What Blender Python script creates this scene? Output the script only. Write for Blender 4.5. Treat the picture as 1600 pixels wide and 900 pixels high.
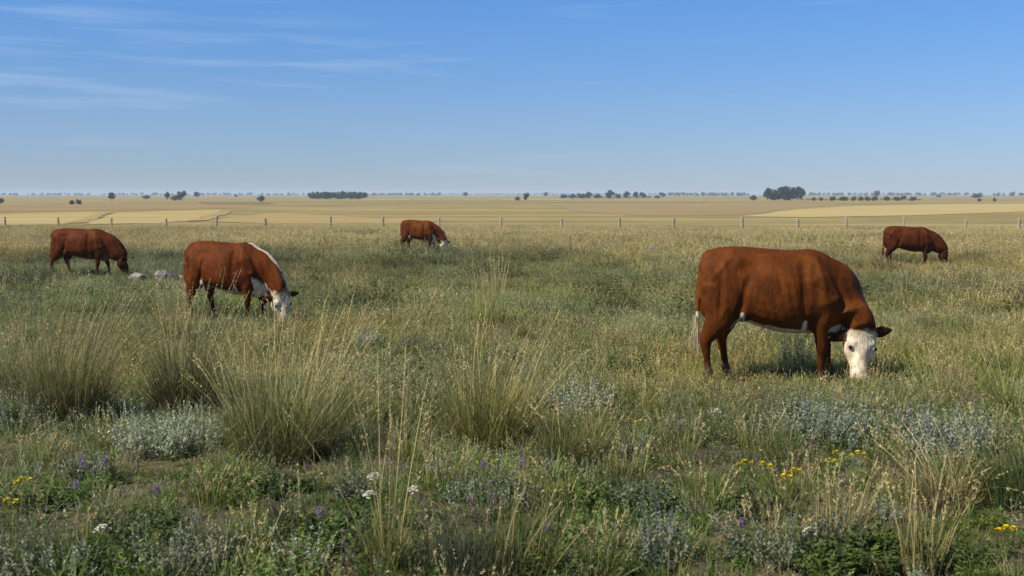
import bpy, math, random
import numpy as np
from mathutils import Vector

for o in list(bpy.data.objects):
    bpy.data.objects.remove(o, do_unlink=True)
scene = bpy.context.scene
COL = scene.collection
R = math.radians

# ------------------------------------------------------------------ camera
CAM_Z, FPX = 1.90, 1700.0            # eye height in metres, focal length in photo pixels (1600 wide)
PITCH = math.atan((450.0 - 303.5) / FPX)
cam_d = bpy.data.cameras.new('camera')
cam_d.sensor_width = 36.0
cam_d.lens = 36.0 * FPX / 1600.0
cam_d.clip_start, cam_d.clip_end = 0.1, 40000.0
cam_d.dof.use_dof = True
cam_d.dof.focus_distance = 12.5
cam_d.dof.aperture_fstop = 4.5
cam = bpy.data.objects.new('camera', cam_d)
cam.location = (0, 0, CAM_Z)
cam.rotation_euler = (R(90) - PITCH, 0, 0)
COL.objects.link(cam)
scene.camera = cam

# ------------------------------------------------------------------ sky, sun, exposure
SUN_EL, SUN_AZ = R(49), R(-118)      # azimuth from +Y towards +X: the sun stands on the left, a little behind the camera
sun_dir = Vector((math.sin(SUN_AZ) * math.cos(SUN_EL), math.cos(SUN_AZ) * math.cos(SUN_EL), math.sin(SUN_EL)))
world = bpy.data.worlds.new('World')
scene.world = world
world.use_nodes = True
nt = world.node_tree
nt.nodes.clear()
def N(t, kind, **kw):
    n = t.nodes.new(kind)
    for k, v in kw.items():
        setattr(n, k, v)
    return n
w_out = N(nt, 'ShaderNodeOutputWorld')
w_bg = N(nt, 'ShaderNodeBackground')
w_bg.inputs['Strength'].default_value = 0.075
sky = N(nt, 'ShaderNodeTexSky', sky_type='NISHITA')
sky.sun_disc = False
sky.sun_elevation = SUN_EL
sky.sun_rotation = SUN_AZ
sky.altitude = 1500.0
sky.air_density = 1.0
sky.dust_density = 0.2
sky.ozone_density = 3.0
hs = N(nt, 'ShaderNodeHueSaturation')
hs.inputs['Saturation'].default_value = 1.0
hs.inputs['Value'].default_value = 1.0
tc = N(nt, 'ShaderNodeTexCoord')
sep = N(nt, 'ShaderNodeSeparateXYZ')
low = N(nt, 'ShaderNodeValToRGB')          # clean blue air down to the horizon, the same all the way round
for e_, (q_, c_) in zip([low.color_ramp.elements[0], low.color_ramp.elements[1], low.color_ramp.elements.new(0.07), low.color_ramp.elements.new(0.17)],
                        ((0.0, (0.56, 0.645, 0.93)), (0.35, (0.78, 0.90, 1.08)), (0.07, (0.67, 0.81, 1.07)), (0.17, (0.64, 1.00, 1.40)))):
    e_.position = q_; e_.color = (*c_, 1)
lm = N(nt, 'ShaderNodeMixRGB', blend_type='MULTIPLY'); lm.inputs[0].default_value = 1.0
nt.links.new(tc.outputs['Generated'], sep.inputs[0]); nt.links.new(sep.outputs['Z'], low.inputs[0])
nt.links.new(sky.outputs[0], lm.inputs[1]); nt.links.new(low.outputs[0], lm.inputs[2]); nt.links.new(lm.outputs[0], hs.inputs['Color'])
# thin high cirrus, drawn out in streaks over the whole sky dome
mp = N(nt, 'ShaderNodeMapping')
mp.inputs['Rotation'].default_value = (0, R(5), 0)
mp.inputs['Scale'].default_value = (3.2, 2.0, 46.0)
mp.inputs['Location'].default_value = (0.35, 0.0, 3.55)
nz = N(nt, 'ShaderNodeTexNoise')
nz.inputs['Scale'].default_value = 1.5
nz.inputs['Detail'].default_value = 6.0
nz.inputs['Roughness'].default_value = 0.55
mp2 = N(nt, 'ShaderNodeMapping')
mp2.inputs['Scale'].default_value = (1.6, 1.6, 7.0)
mp2.inputs['Location'].default_value = (0.62, 0.3, 0.56)
nz2 = N(nt, 'ShaderNodeTexNoise')
nz2.inputs['Scale'].default_value = 1.3
cr = N(nt, 'ShaderNodeMapRange')
cr.inputs['From Min'].default_value = 0.53
cr.inputs['From Max'].default_value = 0.78
cr2 = N(nt, 'ShaderNodeMapRange')
cr2.inputs['From Min'].default_value = 0.44
cr2.inputs['From Max'].default_value = 0.66
cm = N(nt, 'ShaderNodeMath', operation='MULTIPLY')
cm2 = N(nt, 'ShaderNodeMath', operation='MULTIPLY')
cm2.inputs[1].default_value = 0.40
mix = N(nt, 'ShaderNodeMixRGB')
mix.inputs['Color2'].default_value = (7.0, 8.2, 9.8, 1)
for a, b in ((tc.outputs['Generated'], mp.inputs[0]), (mp.outputs[0], nz.inputs['Vector']), (tc.outputs['Generated'], mp2.inputs[0]),
             (mp2.outputs[0], nz2.inputs['Vector']), (nz.outputs[0], cr.inputs[0]), (nz2.outputs[0], cr2.inputs[0]),
             (cr.outputs[0], cm.inputs[0]), (cr2.outputs[0], cm.inputs[1]), (cm.outputs[0], cm2.inputs[0]),
             (cm2.outputs[0], mix.inputs['Fac']), (hs.outputs[0], mix.inputs['Color1']), (mix.outputs[0], w_bg.inputs['Color']),
             (w_bg.outputs[0], w_out.inputs['Surface'])):
    nt.links.new(a, b)

sun_l = bpy.data.lights.new('sun', 'SUN')
sun_l.energy = 5.0
sun_l.angle = R(0.6)
sun_l.color = (1.0, 0.93, 0.80)
sun = bpy.data.objects.new('sun', sun_l)
sun.location = (-30, -20, 40)
sun.rotation_euler = sun_dir.to_track_quat('Z', 'Y').to_euler()
COL.objects.link(sun)

vs = scene.view_settings
vs.view_transform = 'Standard'
vs.look = 'None'
vs.exposure = 0.33
vs.gamma = 1.0
vs.use_curve_mapping = False
cy = scene.cycles
cy.max_bounces = 6
cy.diffuse_bounces = 3
cy.glossy_bounces = 2
cy.transmission_bounces = 4
cy.transparent_max_bounces = 4
cy.volume_bounces = 1
cy.sample_clamp_indirect = 4.0

# ------------------------------------------------------------------ noise and terrain
_h = np.random.default_rng(77).random(4096)
def vnoise(x, y, s=0):
    x = np.asarray(x, float); y = np.asarray(y, float)
    xi = np.floor(x).astype(np.int64); yi = np.floor(y).astype(np.int64)
    fx = x - xi; fy = y - yi
    fx = fx * fx * (3 - 2 * fx); fy = fy * fy * (3 - 2 * fy)
    def h(a, b):
        return _h[(a * 374761 + b * 668265 + s * 982451 + ((a * 7919) ^ (b * 104729))) & 4095]
    return ((h(xi, yi) * (1 - fx) + h(xi + 1, yi) * fx) * (1 - fy) + (h(xi, yi + 1) * (1 - fx) + h(xi + 1, yi + 1) * fx) * fy)
def fbm(x, y, s=0, o=3):
    t = 0; a = 0.5; n = 0
    for k in range(o):
        t = t + a * vnoise(np.asarray(x) * 2 ** k + 13.7 * k, np.asarray(y) * 2 ** k - 7.1 * k, s + k); n += a; a *= 0.5
    return t / n

_PY = np.array([-60, 0, 8, 12, 17, 24, 31, 42, 60, 85, 97, 110, 150, 200, 280, 380, 600, 1000, 1600, 2600, 4500, 9000], float)
_PZ = np.array([0.1, 0, 0, -0.03, -0.12, -0.27, -0.41, -0.52, -0.82, -1.27, -1.49, -1.72, -2.25, -2.6, -2.85, -2.8, -2.3, -1.9, -1.7, -1.6, -1.5, -1.5])
_m = np.gradient(_PZ, _PY)
def gz(x, y):
    x = np.asarray(x, float); y = np.asarray(y, float)
    i = np.clip(np.searchsorted(_PY, y) - 1, 0, len(_PY) - 2)
    h = _PY[i + 1] - _PY[i]; t = np.clip((y - _PY[i]) / h, 0, 1)
    z = ((2 * t**3 - 3 * t**2 + 1) * _PZ[i] + (t**3 - 2 * t**2 + t) * h * _m[i] + (-2 * t**3 + 3 * t**2) * _PZ[i + 1] + (t**3 - t**2) * h * _m[i + 1])
    near = np.clip(1 - (np.hypot(x, y) - 60) / 40, 0, 1)
    z = z + near * 0.07 * (fbm(x * 0.33, y * 0.33, 5, 2) - 0.5)
    far = np.clip((y - 125) / 40, 0, 1) * np.clip((560 - y) / 180, 0, 1)
    z = z + far * 0.40 * (fbm(x / 95.0 + 3.3, y / 60.0, 6, 2) - 0.5)
    z = z - 0.10 * np.exp(-(((x - 15) / 9) ** 2 + ((y - 40) / 9) ** 2)) + 0.10 * np.exp(-(((x + 4) / 8) ** 2 + ((y - 43) / 9) ** 2))
    return z

_cp, _sp = math.cos(PITCH), math.sin(PITCH)
def ray(px, py):
    u = (px - 800) / FPX; v = (450 - py) / FPX
    return np.array([u, _cp + v * _sp, -_sp + v * _cp])
def at(px, py):
    """the spot on the terrain that a photo pixel looks at"""
    d = ray(px, py)
    lo, hi = 1.0, 9000.0
    t = 2.0
    while t < 9000 and CAM_Z + d[2] * t > float(gz(d[0] * t, d[1] * t)):
        lo = t; t *= 1.02
    hi = t
    for _ in range(30):
        m = (lo + hi) / 2
        if CAM_Z + d[2] * m > float(gz(d[0] * m, d[1] * m)): lo = m
        else: hi = m
    return d[0] * hi, d[1] * hi
def at_many(px, py):
    px = np.asarray(px, float); py = np.asarray(py, float)
    u = (px - 800) / FPX; w = (450 - py) / FPX
    D = np.stack([u, _cp + w * _sp, -_sp + w * _cp], 1)
    def above(t): return CAM_Z + D[:, 2] * t > gz(D[:, 0] * t, D[:, 1] * t)
    t = np.full(len(px), 2.0); go = np.ones(len(px), bool)
    while go.any() and t.max() < 9000:
        go &= above(t); t = np.where(go, t * 1.02, t)
    lo, hi = t / 1.02, t.copy()
    for _ in range(24):
        m = (lo + hi) / 2; ab = above(m); lo = np.where(ab, m, lo); hi = np.where(ab, hi, m)
    return D[:, 0] * hi, D[:, 1] * hi
def at_depth(px, y):
    return (px - 800) / FPX * y / (_cp + 0.0), y

# ------------------------------------------------------------------ helpers
def link(name, mesh, parent=None, mat=None):
    o = bpy.data.objects.new(name, mesh)
    COL.objects.link(o)
    if parent is not None: o.parent = parent
    if mat is not None and mesh is not None and not mesh.materials: mesh.materials.append(mat)
    return o
def tag(o, label=None, cat=None, group=None, kind=None):
    if label: o['label'] = label
    if cat: o['category'] = cat
    if group: o['group'] = group
    if kind: o['kind'] = kind
    return o
def empty(name, loc, rz=0, label=None, cat=None, group=None):
    o = bpy.data.objects.new(name, None)
    o.empty_display_size = 0.1
    o.location = loc; o.rotation_euler = (0, 0, rz)
    COL.objects.link(o)
    return tag(o, label, cat, group)

class MB:
    """collects vertex / quad / colour arrays"""
    def __init__(s): s.v = []; s.f = []; s.c = []; s.n = 0
    def add(s, v, f, c):
        v = np.asarray(v, float).reshape(-1, 3); f = np.asarray(f, np.int64).reshape(-1, 4); c = np.asarray(c, float).reshape(-1, 3)
        s.v.append(v); s.f.append(f + s.n); s.c.append(c); s.n += len(v)
    def mesh(s, name, smooth=False):
        v = np.concatenate(s.v); f = np.concatenate(s.f); c = np.concatenate(s.c)
        m = bpy.data.meshes.new(name)
        m.vertices.add(len(v)); m.vertices.foreach_set('co', v.ravel())
        m.loops.add(f.size); m.loops.foreach_set('vertex_index', f.ravel().astype(np.int32))
        m.polygons.add(len(f)); m.polygons.foreach_set('loop_start', np.arange(0, f.size, 4, dtype=np.int32))
        m.polygons.foreach_set('loop_total', np.full(len(f), 4, np.int32))
        a = m.color_attributes.new('Col', 'FLOAT_COLOR', 'POINT')
        a.data.foreach_set('color', np.concatenate([c, np.ones((len(c), 1))], 1).ravel())
        m.update(calc_edges=True)
        if smooth: m.polygons.foreach_set('use_smooth', np.ones(len(f), bool))
        return m

def lin(h):
    """sRGB hex to linear rgb"""
    r = np.array([int(h[i:i + 2], 16) / 255 for i in (0, 2, 4)])
    return np.where(r <= 0.04045, r / 12.92, ((r + 0.055) / 1.055) ** 2.4)

def mat_new(name):
    m = bpy.data.materials.new(name); m.use_nodes = True
    t = m.node_tree; t.nodes.clear()
    return m, t, N(t, 'ShaderNodeOutputMaterial')

def foliage_mat(name, instanced, trans=0.30, rough=0.6):
    m, t, out = mat_new(name)
    at_ = N(t, 'ShaderNodeAttribute', attribute_name='Col')
    colr = at_.outputs['Color']
    if instanced:
        ti = N(t, 'ShaderNodeAttribute', attribute_name='tint', attribute_type='INSTANCER')
        mu = N(t, 'ShaderNodeMixRGB', blend_type='MULTIPLY'); mu.inputs[0].default_value = 1
        t.links.new(colr, mu.inputs[1]); t.links.new(ti.outputs['Color'], mu.inputs[2]); colr = mu.outputs[0]
    p = N(t, 'ShaderNodeBsdfPrincipled')
    p.inputs['Roughness'].default_value = rough
    p.inputs['Specular IOR Level'].default_value = 0.25
    tr = N(t, 'ShaderNodeBsdfTranslucent')
    mx = N(t, 'ShaderNodeMixShader'); mx.inputs[0].default_value = trans
    t.links.new(colr, p.inputs['Base Color']); t.links.new(colr, tr.inputs['Color'])
    t.links.new(p.outputs[0], mx.inputs[1]); t.links.new(tr.outputs[0], mx.inputs[2]); t.links.new(mx.outputs[0], out.inputs[0])
    return m
M_INST = foliage_mat('meadow_foliage', True, 0.28)
M_PLANT = foliage_mat('plant_foliage', False, 0.28)
M_TREE = foliage_mat('tree_foliage', False, 0.15, 0.8)

def simple_mat(name, color, rough=0.8, color2=None, scale=8.0, bump=0.0, stretch=(1, 1, 1), spec=0.25, detail=5.0):
    m, t, out = mat_new(name)
    p = N(t, 'ShaderNodeBsdfPrincipled')
    p.inputs['Roughness'].default_value = rough
    p.inputs['Specular IOR Level'].default_value = spec
    g = N(t, 'ShaderNodeNewGeometry') if False else N(t, 'ShaderNodeTexCoord')
    mp_ = N(t, 'ShaderNodeMapping'); mp_.inputs['Scale'].default_value = stretch
    nz_ = N(t, 'ShaderNodeTexNoise'); nz_.inputs['Scale'].default_value = scale; nz_.inputs['Detail'].default_value = detail
    nz_.inputs['Roughness'].default_value = 0.65
    rp = N(t, 'ShaderNodeValToRGB')
    c2 = color if color2 is None else color2
    rp.color_ramp.elements[0].position = 0.32; rp.color_ramp.elements[1].position = 0.68
    rp.color_ramp.elements[0].color = (*color, 1); rp.color_ramp.elements[1].color = (*c2, 1)
    t.links.new(g.outputs['Object'], mp_.inputs[0]); t.links.new(mp_.outputs[0], nz_.inputs['Vector'])
    t.links.new(nz_.outputs[0], rp.inputs[0]); t.links.new(rp.outputs[0], p.inputs['Base Color'])
    if bump:
        b = N(t, 'ShaderNodeBump'); b.inputs['Strength'].default_value = 1.0; b.inputs['Distance'].default_value = bump
        t.links.new(nz_.outputs[0], b.inputs['Height']); t.links.new(b.outputs[0], p.inputs['Normal'])
    t.links.new(p.outputs[0], out.inputs[0])
    return m

# ------------------------------------------------------------------ ground sheet
def ground_mat():
    m, t, out = mat_new('prairie_soil')
    p = N(t, 'ShaderNodeBsdfPrincipled'); p.inputs['Roughness'].default_value = 0.95; p.inputs['Specular IOR Level'].default_value = 0.1
    g = N(t, 'ShaderNodeNewGeometry')
    def noise(scale, stretch, detail=6, rough=0.6):
        mp_ = N(t, 'ShaderNodeMapping'); mp_.inputs['Scale'].default_value = stretch
        n_ = N(t, 'ShaderNodeTexNoise'); n_.inputs['Scale'].default_value = scale; n_.inputs['Detail'].default_value = detail; n_.inputs['Roughness'].default_value = rough
        t.links.new(g.outputs['Position'], mp_.inputs[0]); t.links.new(mp_.outputs[0], n_.inputs['Vector'])
        return n_
    def ramp(src, stops):
        r_ = N(t, 'ShaderNodeValToRGB')
        while len(r_.color_ramp.elements) < len(stops): r_.color_ramp.elements.new(0.5)
        for e, (q, c) in zip(r_.color_ramp.elements, stops): e.position = q; e.color = (*c, 1)
        t.links.new(src, r_.inputs[0]); return r_
    n1 = noise(9.0, (1, 1, 1)); n2 = noise(0.6, (1, 1, 1), 3)
    soil = ramp(n1.outputs[0], [(0.30, (0.045, 0.033, 0.020)), (0.5, (0.10, 0.075, 0.042)), (0.72, (0.19, 0.15, 0.085))])
    moss = ramp(n1.outputs[0], [(0.30, (0.028, 0.034, 0.012)), (0.7, (0.10, 0.10, 0.040))])
    mxa = N(t, 'ShaderNodeMixRGB'); sel = N(t, 'ShaderNodeMapRange'); sel.inputs['From Min'].default_value = 0.42; sel.inputs['From Max'].default_value = 0.58
    t.links.new(n2.outputs[0], sel.inputs[0]); t.links.new(sel.outputs[0], mxa.inputs[0]); t.links.new(soil.outputs[0], mxa.inputs[1]); t.links.new(moss.outputs[0], mxa.inputs[2])
    # the open farmland past the fence: dry grass and stubble, drilled in long strips
    n3 = noise(0.012, (0.35, 1.6, 0.0), 6, 0.62); n4 = noise(0.25, (0.25, 1.2, 0.0), 5)
    farm = ramp(n3.outputs[0], [(0.32, (0.20, 0.155, 0.055)), (0.41, (0.33, 0.25, 0.095)), (0.49, (0.24, 0.20, 0.072)), (0.57, (0.40, 0.31, 0.125)), (0.68, (0.22, 0.19, 0.07))])
    fm = N(t, 'ShaderNodeMixRGB', blend_type='MULTIPLY'); fm.inputs[0].default_value = 1.0
    fv = ramp(n4.outputs[0], [(0.3, (0.66, 0.66, 0.66)), (0.7, (1.0, 0.98, 0.94))])
    t.links.new(farm.outputs[0], fm.inputs[1]); t.links.new(fv.outputs[0], fm.inputs[2])
    sx = N(t, 'ShaderNodeSeparateXYZ'); t.links.new(g.outputs['Position'], sx.inputs[0])
    ed = N(t, 'ShaderNodeMapRange'); ed.inputs['From Min'].default_value = 62; ed.inputs['From Max'].default_value = 98
    t.links.new(sx.outputs['Y'], ed.inputs[0])
    mxb = N(t, 'ShaderNodeMixRGB'); t.links.new(ed.outputs[0], mxb.inputs[0]); t.links.new(mxa.outputs[0], mxb.inputs[1]); t.links.new(fm.outputs[0], mxb.inputs[2])
    t.links.new(mxb.outputs[0], p.inputs['Base Color'])
    b = N(t, 'ShaderNodeBump'); b.inputs['Distance'].default_value = 0.05; b.inputs['Strength'].default_value = 0.8
    t.links.new(n1.outputs[0], b.inputs['Height']); t.links.new(b.outputs[0], p.inputs['Normal'])
    t.links.new(p.outputs[0], out.inputs[0])
    return m
def geo(a, b, q):
    r_ = [a]
    while r_[-1] < b: r_.append(r_[-1] * q)
    return r_
ys = np.array([-60, -40, -25, -15, -9] + list(np.arange(-6, 60, 0.8)) + list(np.arange(60, 120, 2.0)) + geo(121, 9000, 1.03))
xp = np.array(list(np.arange(0.5, 40, 1.0)) + geo(41, 9000, 1.09))
xs = np.concatenate([-xp[::-1], xp])
X, Y = np.meshgrid(xs, ys)
Z = gz(X, Y)
nx, ny = len(xs), len(ys)
ii = (np.arange(ny - 1)[:, None] * nx + np.arange(nx - 1)[None, :]).ravel()
gb = MB(); gb.add(np.stack([X, Y, Z], -1), np.stack([ii, ii + 1, ii + nx + 1, ii + nx], 1), np.ones((nx * ny, 3)))
ground = link('ground', gb.mesh('ground', True), None, ground_mat())
tag(ground, kind='structure')

# fields beyond the fence: thin sheets draped over the terrain, each outline given by photo pixels dropped onto the ground
def field(name, outline, c1, c2, lift, stretch=(0.018, 0.075, 1)):
    pts = np.array(outline, float)
    y0, y1 = pts[:, 1].min() + 0.15, pts[:, 1].max() - 0.15
    rows = 16; v = []
    for k in range(rows + 1):
        py = y0 + (y1 - y0) * k / rows
        hit = []
        for a, b in zip(pts, np.roll(pts, -1, 0)):
            if (a[1] - py) * (b[1] - py) <= 0 and a[1] != b[1]:
                hit.append(a[0] + (b[0] - a[0]) * (py - a[1]) / (b[1] - a[1]))
        xl, xr = min(hit), max(hit)
        for q in np.linspace(xl, xr, 13):
            v.append((q + 14.0 * (float(vnoise(k * 0.9, q * 0.02, 3)) - 0.5), py))
    x, y = at_many([q[0] for q in v], [q[1] for q in v]); v = np.stack([x, y, gz(x, y) + lift], 1)
    i2 = (np.arange(rows)[:, None] * 13 + np.arange(12)[None, :]).ravel()
    b = MB(); b.add(v, np.stack([i2 + 13, i2 + 14, i2 + 1, i2], 1), np.ones((len(v), 3)))
    o = link(name, b.mesh(name, True), None, simple_mat(name, c1, 0.95, c2, 1.0, 0.0, stretch, 0.05))
    return tag(o, kind='structure')
PALE, PALE2 = (0.42, 0.325, 0.135), (0.30, 0.225, 0.085)
field('stubble_field', [(-60, 337), (40, 333.5), (172, 331), (150, 338), (112, 349), (90, 352), (-60, 353)], PALE, PALE2, 0.07)
field('stubble_field', [(182, 332.5), (262, 330), (352, 328), (338, 333), (296, 345), (240, 350), (128, 351)], PALE, PALE2, 0.07)
field('stubble_field', [(372, 338), (430, 333), (520, 337), (640, 345), (640, 350), (420, 350), (325, 347)], PALE2, (0.33, 0.24, 0.10), 0.07)
field('stubble_field', [(1158, 338.5), (1200, 333), (1250, 327.5), (1330, 322.5), (1460, 319.5), (1660, 318), (1660, 329), (1420, 337), (1260, 340)], PALE, (0.37, 0.275, 0.115), 0.07)
field('ploughed_field', [(-60, 320), (120, 318.5), (400, 319), (390, 325), (250, 327.5), (-60, 331.5)], (0.23, 0.155, 0.07), (0.30, 0.205, 0.09), 0.05)
field('ploughed_field', [(860, 320), (1080, 316.5), (1330, 319), (1290, 322), (1240, 326), (1150, 337), (1000, 337.5), (900, 330)], (0.23, 0.165, 0.075), (0.30, 0.22, 0.105), 0.05)
field('fallow_strip', [(310, 316.5), (420, 316), (425, 319.3), (330, 320)], (0.13, 0.115, 0.045), (0.19, 0.16, 0.07), 0.11, (0.05, 0.1, 1))
field('fallow_strip', [(520, 316.0), (1100, 314.6), (1100, 316.2), (700, 317.5), (520, 317.5)], (0.20, 0.175, 0.07), (0.28, 0.22, 0.10), 0.11, (0.02, 0.1, 1))
field('stubble_field', [(560, 311.3), (860, 310.8), (900, 312.6), (560, 313.2)], PALE, PALE2, 0.12, (0.01, 0.05, 1))
field('wheel_track', [(166, 331.5), (184, 331.5), (156, 339), (136, 349), (98, 350), (134, 340)], (0.255, 0.195, 0.082), (0.34, 0.26, 0.11), 0.13, (0.05, 0.1, 1))
field('wheel_track', [(350, 329), (366, 329.5), (344, 338), (322, 346), (288, 346.5), (320, 338)], (0.255, 0.195, 0.082), (0.34, 0.26, 0.11), 0.13, (0.05, 0.1, 1))

# ------------------------------------------------------------------ plant generators
def var(rng, c, n, s=0.15, hs_=0.06):
    c = np.asarray(c, float)
    k = 1 + s * rng.standard_normal((n, 1)); j = 1 + hs_ * rng.standard_normal((n, 3))
    return np.clip(c * k * j, 0.004, 0.9)
def curve_pts(base, az, th0, bend, L, s, kink=None, at_u=None):
    """centre lines of n bending stems: (n, s+1, 3)"""
    u = (np.arange(s) + 0.5) / s
    th = th0[:, None] + bend[:, None] * u[None, :]
    if kink is not None: th = th + kink[:, None] * (u[None, :] > at_u[:, None])
    dx = np.sin(th) * L[:, None] / s; dz = np.cos(th) * L[:, None] / s
    r_ = np.concatenate([np.zeros((len(L), 1)), np.cumsum(dx, 1)], 1)
    z_ = np.concatenate([np.zeros((len(L), 1)), np.cumsum(dz, 1)], 1)
    return np.stack([base[:, 0:1] + r_ * np.cos(az)[:, None], base[:, 1:2] + r_ * np.sin(az)[:, None], base[:, 2:3] + z_], -1)
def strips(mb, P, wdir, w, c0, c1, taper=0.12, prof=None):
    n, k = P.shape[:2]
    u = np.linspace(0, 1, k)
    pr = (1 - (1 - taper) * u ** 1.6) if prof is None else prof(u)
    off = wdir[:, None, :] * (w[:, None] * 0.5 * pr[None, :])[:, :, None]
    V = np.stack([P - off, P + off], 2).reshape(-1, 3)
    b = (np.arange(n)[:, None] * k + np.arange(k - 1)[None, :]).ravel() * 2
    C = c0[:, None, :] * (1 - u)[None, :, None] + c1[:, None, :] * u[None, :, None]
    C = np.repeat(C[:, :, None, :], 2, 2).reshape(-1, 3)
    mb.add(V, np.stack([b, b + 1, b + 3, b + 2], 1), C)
def leaves(mb, pos, d, side, L, w, c):
    """one rhombic leaf per row, slightly folded"""
    d = d / np.linalg.norm(d, axis=1, keepdims=True)
    side = side - d * (side * d).sum(1, keepdims=True)
    side /= np.linalg.norm(side, axis=1, keepdims=True) + 1e-9
    nrm = np.cross(d, side)
    m_ = pos + d * (L * 0.45)[:, None]
    V = np.stack([pos, m_ + side * (w * 0.5)[:, None] + nrm * (w * 0.15)[:, None], pos + d * L[:, None], m_ - side * (w * 0.5)[:, None] + nrm * (w * 0.15)[:, None]], 1).reshape(-1, 3)
    i_ = np.arange(len(pos)) * 4
    mb.add(V, np.stack([i_, i_ + 1, i_ + 2, i_ + 3], 1), np.repeat(c, 4, 0))
def disk(rng, n, r_, p=0.5):
    a = rng.random(n) * 2 * np.pi; q = r_ * rng.random(n) ** p
    return np.stack([q * np.cos(a), q * np.sin(a), np.zeros(n)], 1), a
def wd(rng, az, j=0.9):
    a = az + np.pi / 2 + rng.normal(0, j, len(az))
    return np.stack([np.cos(a), np.sin(a), np.zeros(len(az))], 1)

def grass(mb, rng, n, rad, Lr, w, c0, c1, spread=0.35, bend=0.6, s=4, lean=(0, 0)):
    base, a = disk(rng, n, rad)
    az = a + rng.normal(0, 1.0, n)
    q = np.hypot(base[:, 0], base[:, 1]) / max(rad, 1e-6)
    th = np.abs(rng.normal(0, spread, n)) * (0.35 + 0.75 * q)
    be = np.abs(rng.normal(bend * 0.7, bend * 0.5, n))
    L = rng.uniform(*Lr, n) * (1.0 - 0.25 * q)
    base[:, 2] = -0.02
    P = curve_pts(base, az, th, be, L, s, np.where(rng.random(n) < 0.16, rng.uniform(0.5, 1.7, n), 0.0), rng.uniform(0.3, 0.8, n))
    P[:, :, 0] += lean[0] * (P[:, :, 2] ** 2); P[:, :, 1] += lean[1] * (P[:, :, 2] ** 2)
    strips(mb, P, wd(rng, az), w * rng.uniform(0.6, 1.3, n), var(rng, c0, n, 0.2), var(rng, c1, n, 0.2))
    return P
def seedstems(mb, rng, n, rad, Lr, w, cs, ch, spread=0.25, bend=0.5, head=0.28, k=12, hl=0.022, hw=0.007, lean=(0, 0), s=6):
    base, a = disk(rng, n, rad); az = a + rng.normal(0, 0.8, n)
    th = np.abs(rng.normal(0, spread, n)); be = np.abs(rng.normal(bend * 0.7, bend * 0.5, n)); L = rng.uniform(*Lr, n)
    base[:, 2] = -0.02
    P = curve_pts(base, az, th, be, L, s)
    P[:, :, 0] += lean[0] * (P[:, :, 2] ** 2); P[:, :, 1] += lean[1] * (P[:, :, 2] ** 2)
    c = var(rng, cs, n, 0.15)
    strips(mb, P, wd(rng, az), np.full(n, w), c, var(rng, ch, n, 0.12), 0.5)
    # spikelets along the top of every stem
    u = 1 - head * rng.random((n, k)) ** 0.9
    f_ = u * s; i_ = np.minimum(f_.astype(int), s - 1); t_ = (f_ - i_)[:, :, None]
    r_ = np.arange(n)[:, None]
    A, B = P[r_, i_], P[r_, i_ + 1]
    pos = (A * (1 - t_) + B * t_).reshape(-1, 3); d = (B - A).reshape(-1, 3)
    d /= np.linalg.norm(d, axis=1, keepdims=True) + 1e-9
    m_ = len(pos)
    d = d + 0.45 * rng.standard_normal((m_, 3))
    leaves(mb, pos, d, rng.standard_normal((m_, 3)), hl * rng.uniform(0.6, 1.3, m_), hw * rng.uniform(0.7, 1.3, m_), var(rng, ch, m_, 0.18))
    return P
def forb(mb, rng, nst, rad, Hr, nl, ll, lw, c, cstem, spread=0.5, bend=0.4, up=0.35, tipbias=1.0):
    base, a = disk(rng, nst, rad); az = a + rng.normal(0, 0.6, nst)
    q = np.hypot(base[:, 0], base[:, 1]) / max(rad, 1e-6)
    L = rng.uniform(*Hr, nst); base[:, 2] = -0.01; s = 5
    P = curve_pts(base, az, np.abs(rng.normal(0, spread, nst)) * (0.4 + 0.8 * q), rng.normal(0, bend, nst), L, s)
    strips(mb, P, wd(rng, az), np.full(nst, 0.004), var(rng, cstem, nst), var(rng, cstem, nst), 0.5)
    u = rng.random((nst, nl)) ** tipbias; u = 0.08 + 0.92 * u
    f_ = u * s; i_ = np.minimum(f_.astype(int), s - 1); t_ = (f_ - i_)[:, :, None]; r_ = np.arange(nst)[:, None]
    pos = (P[r_, i_] * (1 - t_) + P[r_, i_ + 1] * t_).reshape(-1, 3)
    m_ = len(pos); la = rng.random(m_) * 2 * np.pi
    d = np.stack([np.cos(la), np.sin(la), rng.normal(up, 0.35, m_)], 1)
    sc = (1.15 - 0.55 * u.reshape(-1))
    leaves(mb, pos, d, np.stack([-np.sin(la), np.cos(la), rng.normal(0, 0.4, m_)], 1), ll * sc * rng.uniform(0.6, 1.3, m_), lw * sc * rng.uniform(0.7, 1.3, m_), var(rng, c, m_, 0.2))
    return P
def deadweed(mb, rng, nst, rad, Hr, c, ch):
    P = seedstems(mb, rng, nst, rad, Hr, 0.0035, c, ch, 0.45, 0.3, 0.55, 10, 0.016, 0.009)
    base, a = disk(rng, nst * 2, rad)
    return P

# plant colours (linear base colour)
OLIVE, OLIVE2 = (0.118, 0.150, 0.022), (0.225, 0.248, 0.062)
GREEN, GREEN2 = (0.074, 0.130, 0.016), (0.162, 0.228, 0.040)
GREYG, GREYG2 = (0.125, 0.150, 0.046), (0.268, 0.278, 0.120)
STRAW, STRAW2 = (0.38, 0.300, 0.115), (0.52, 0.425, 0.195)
SAGE, SAGE2 = (0.370, 0.405, 0.285), (0.24, 0.245, 0.14)
DEAD, DEAD2 = (0.20, 0.145, 0.100), (0.30, 0.225, 0.165)
DKGREEN = (0.064, 0.108, 0.022)

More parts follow.
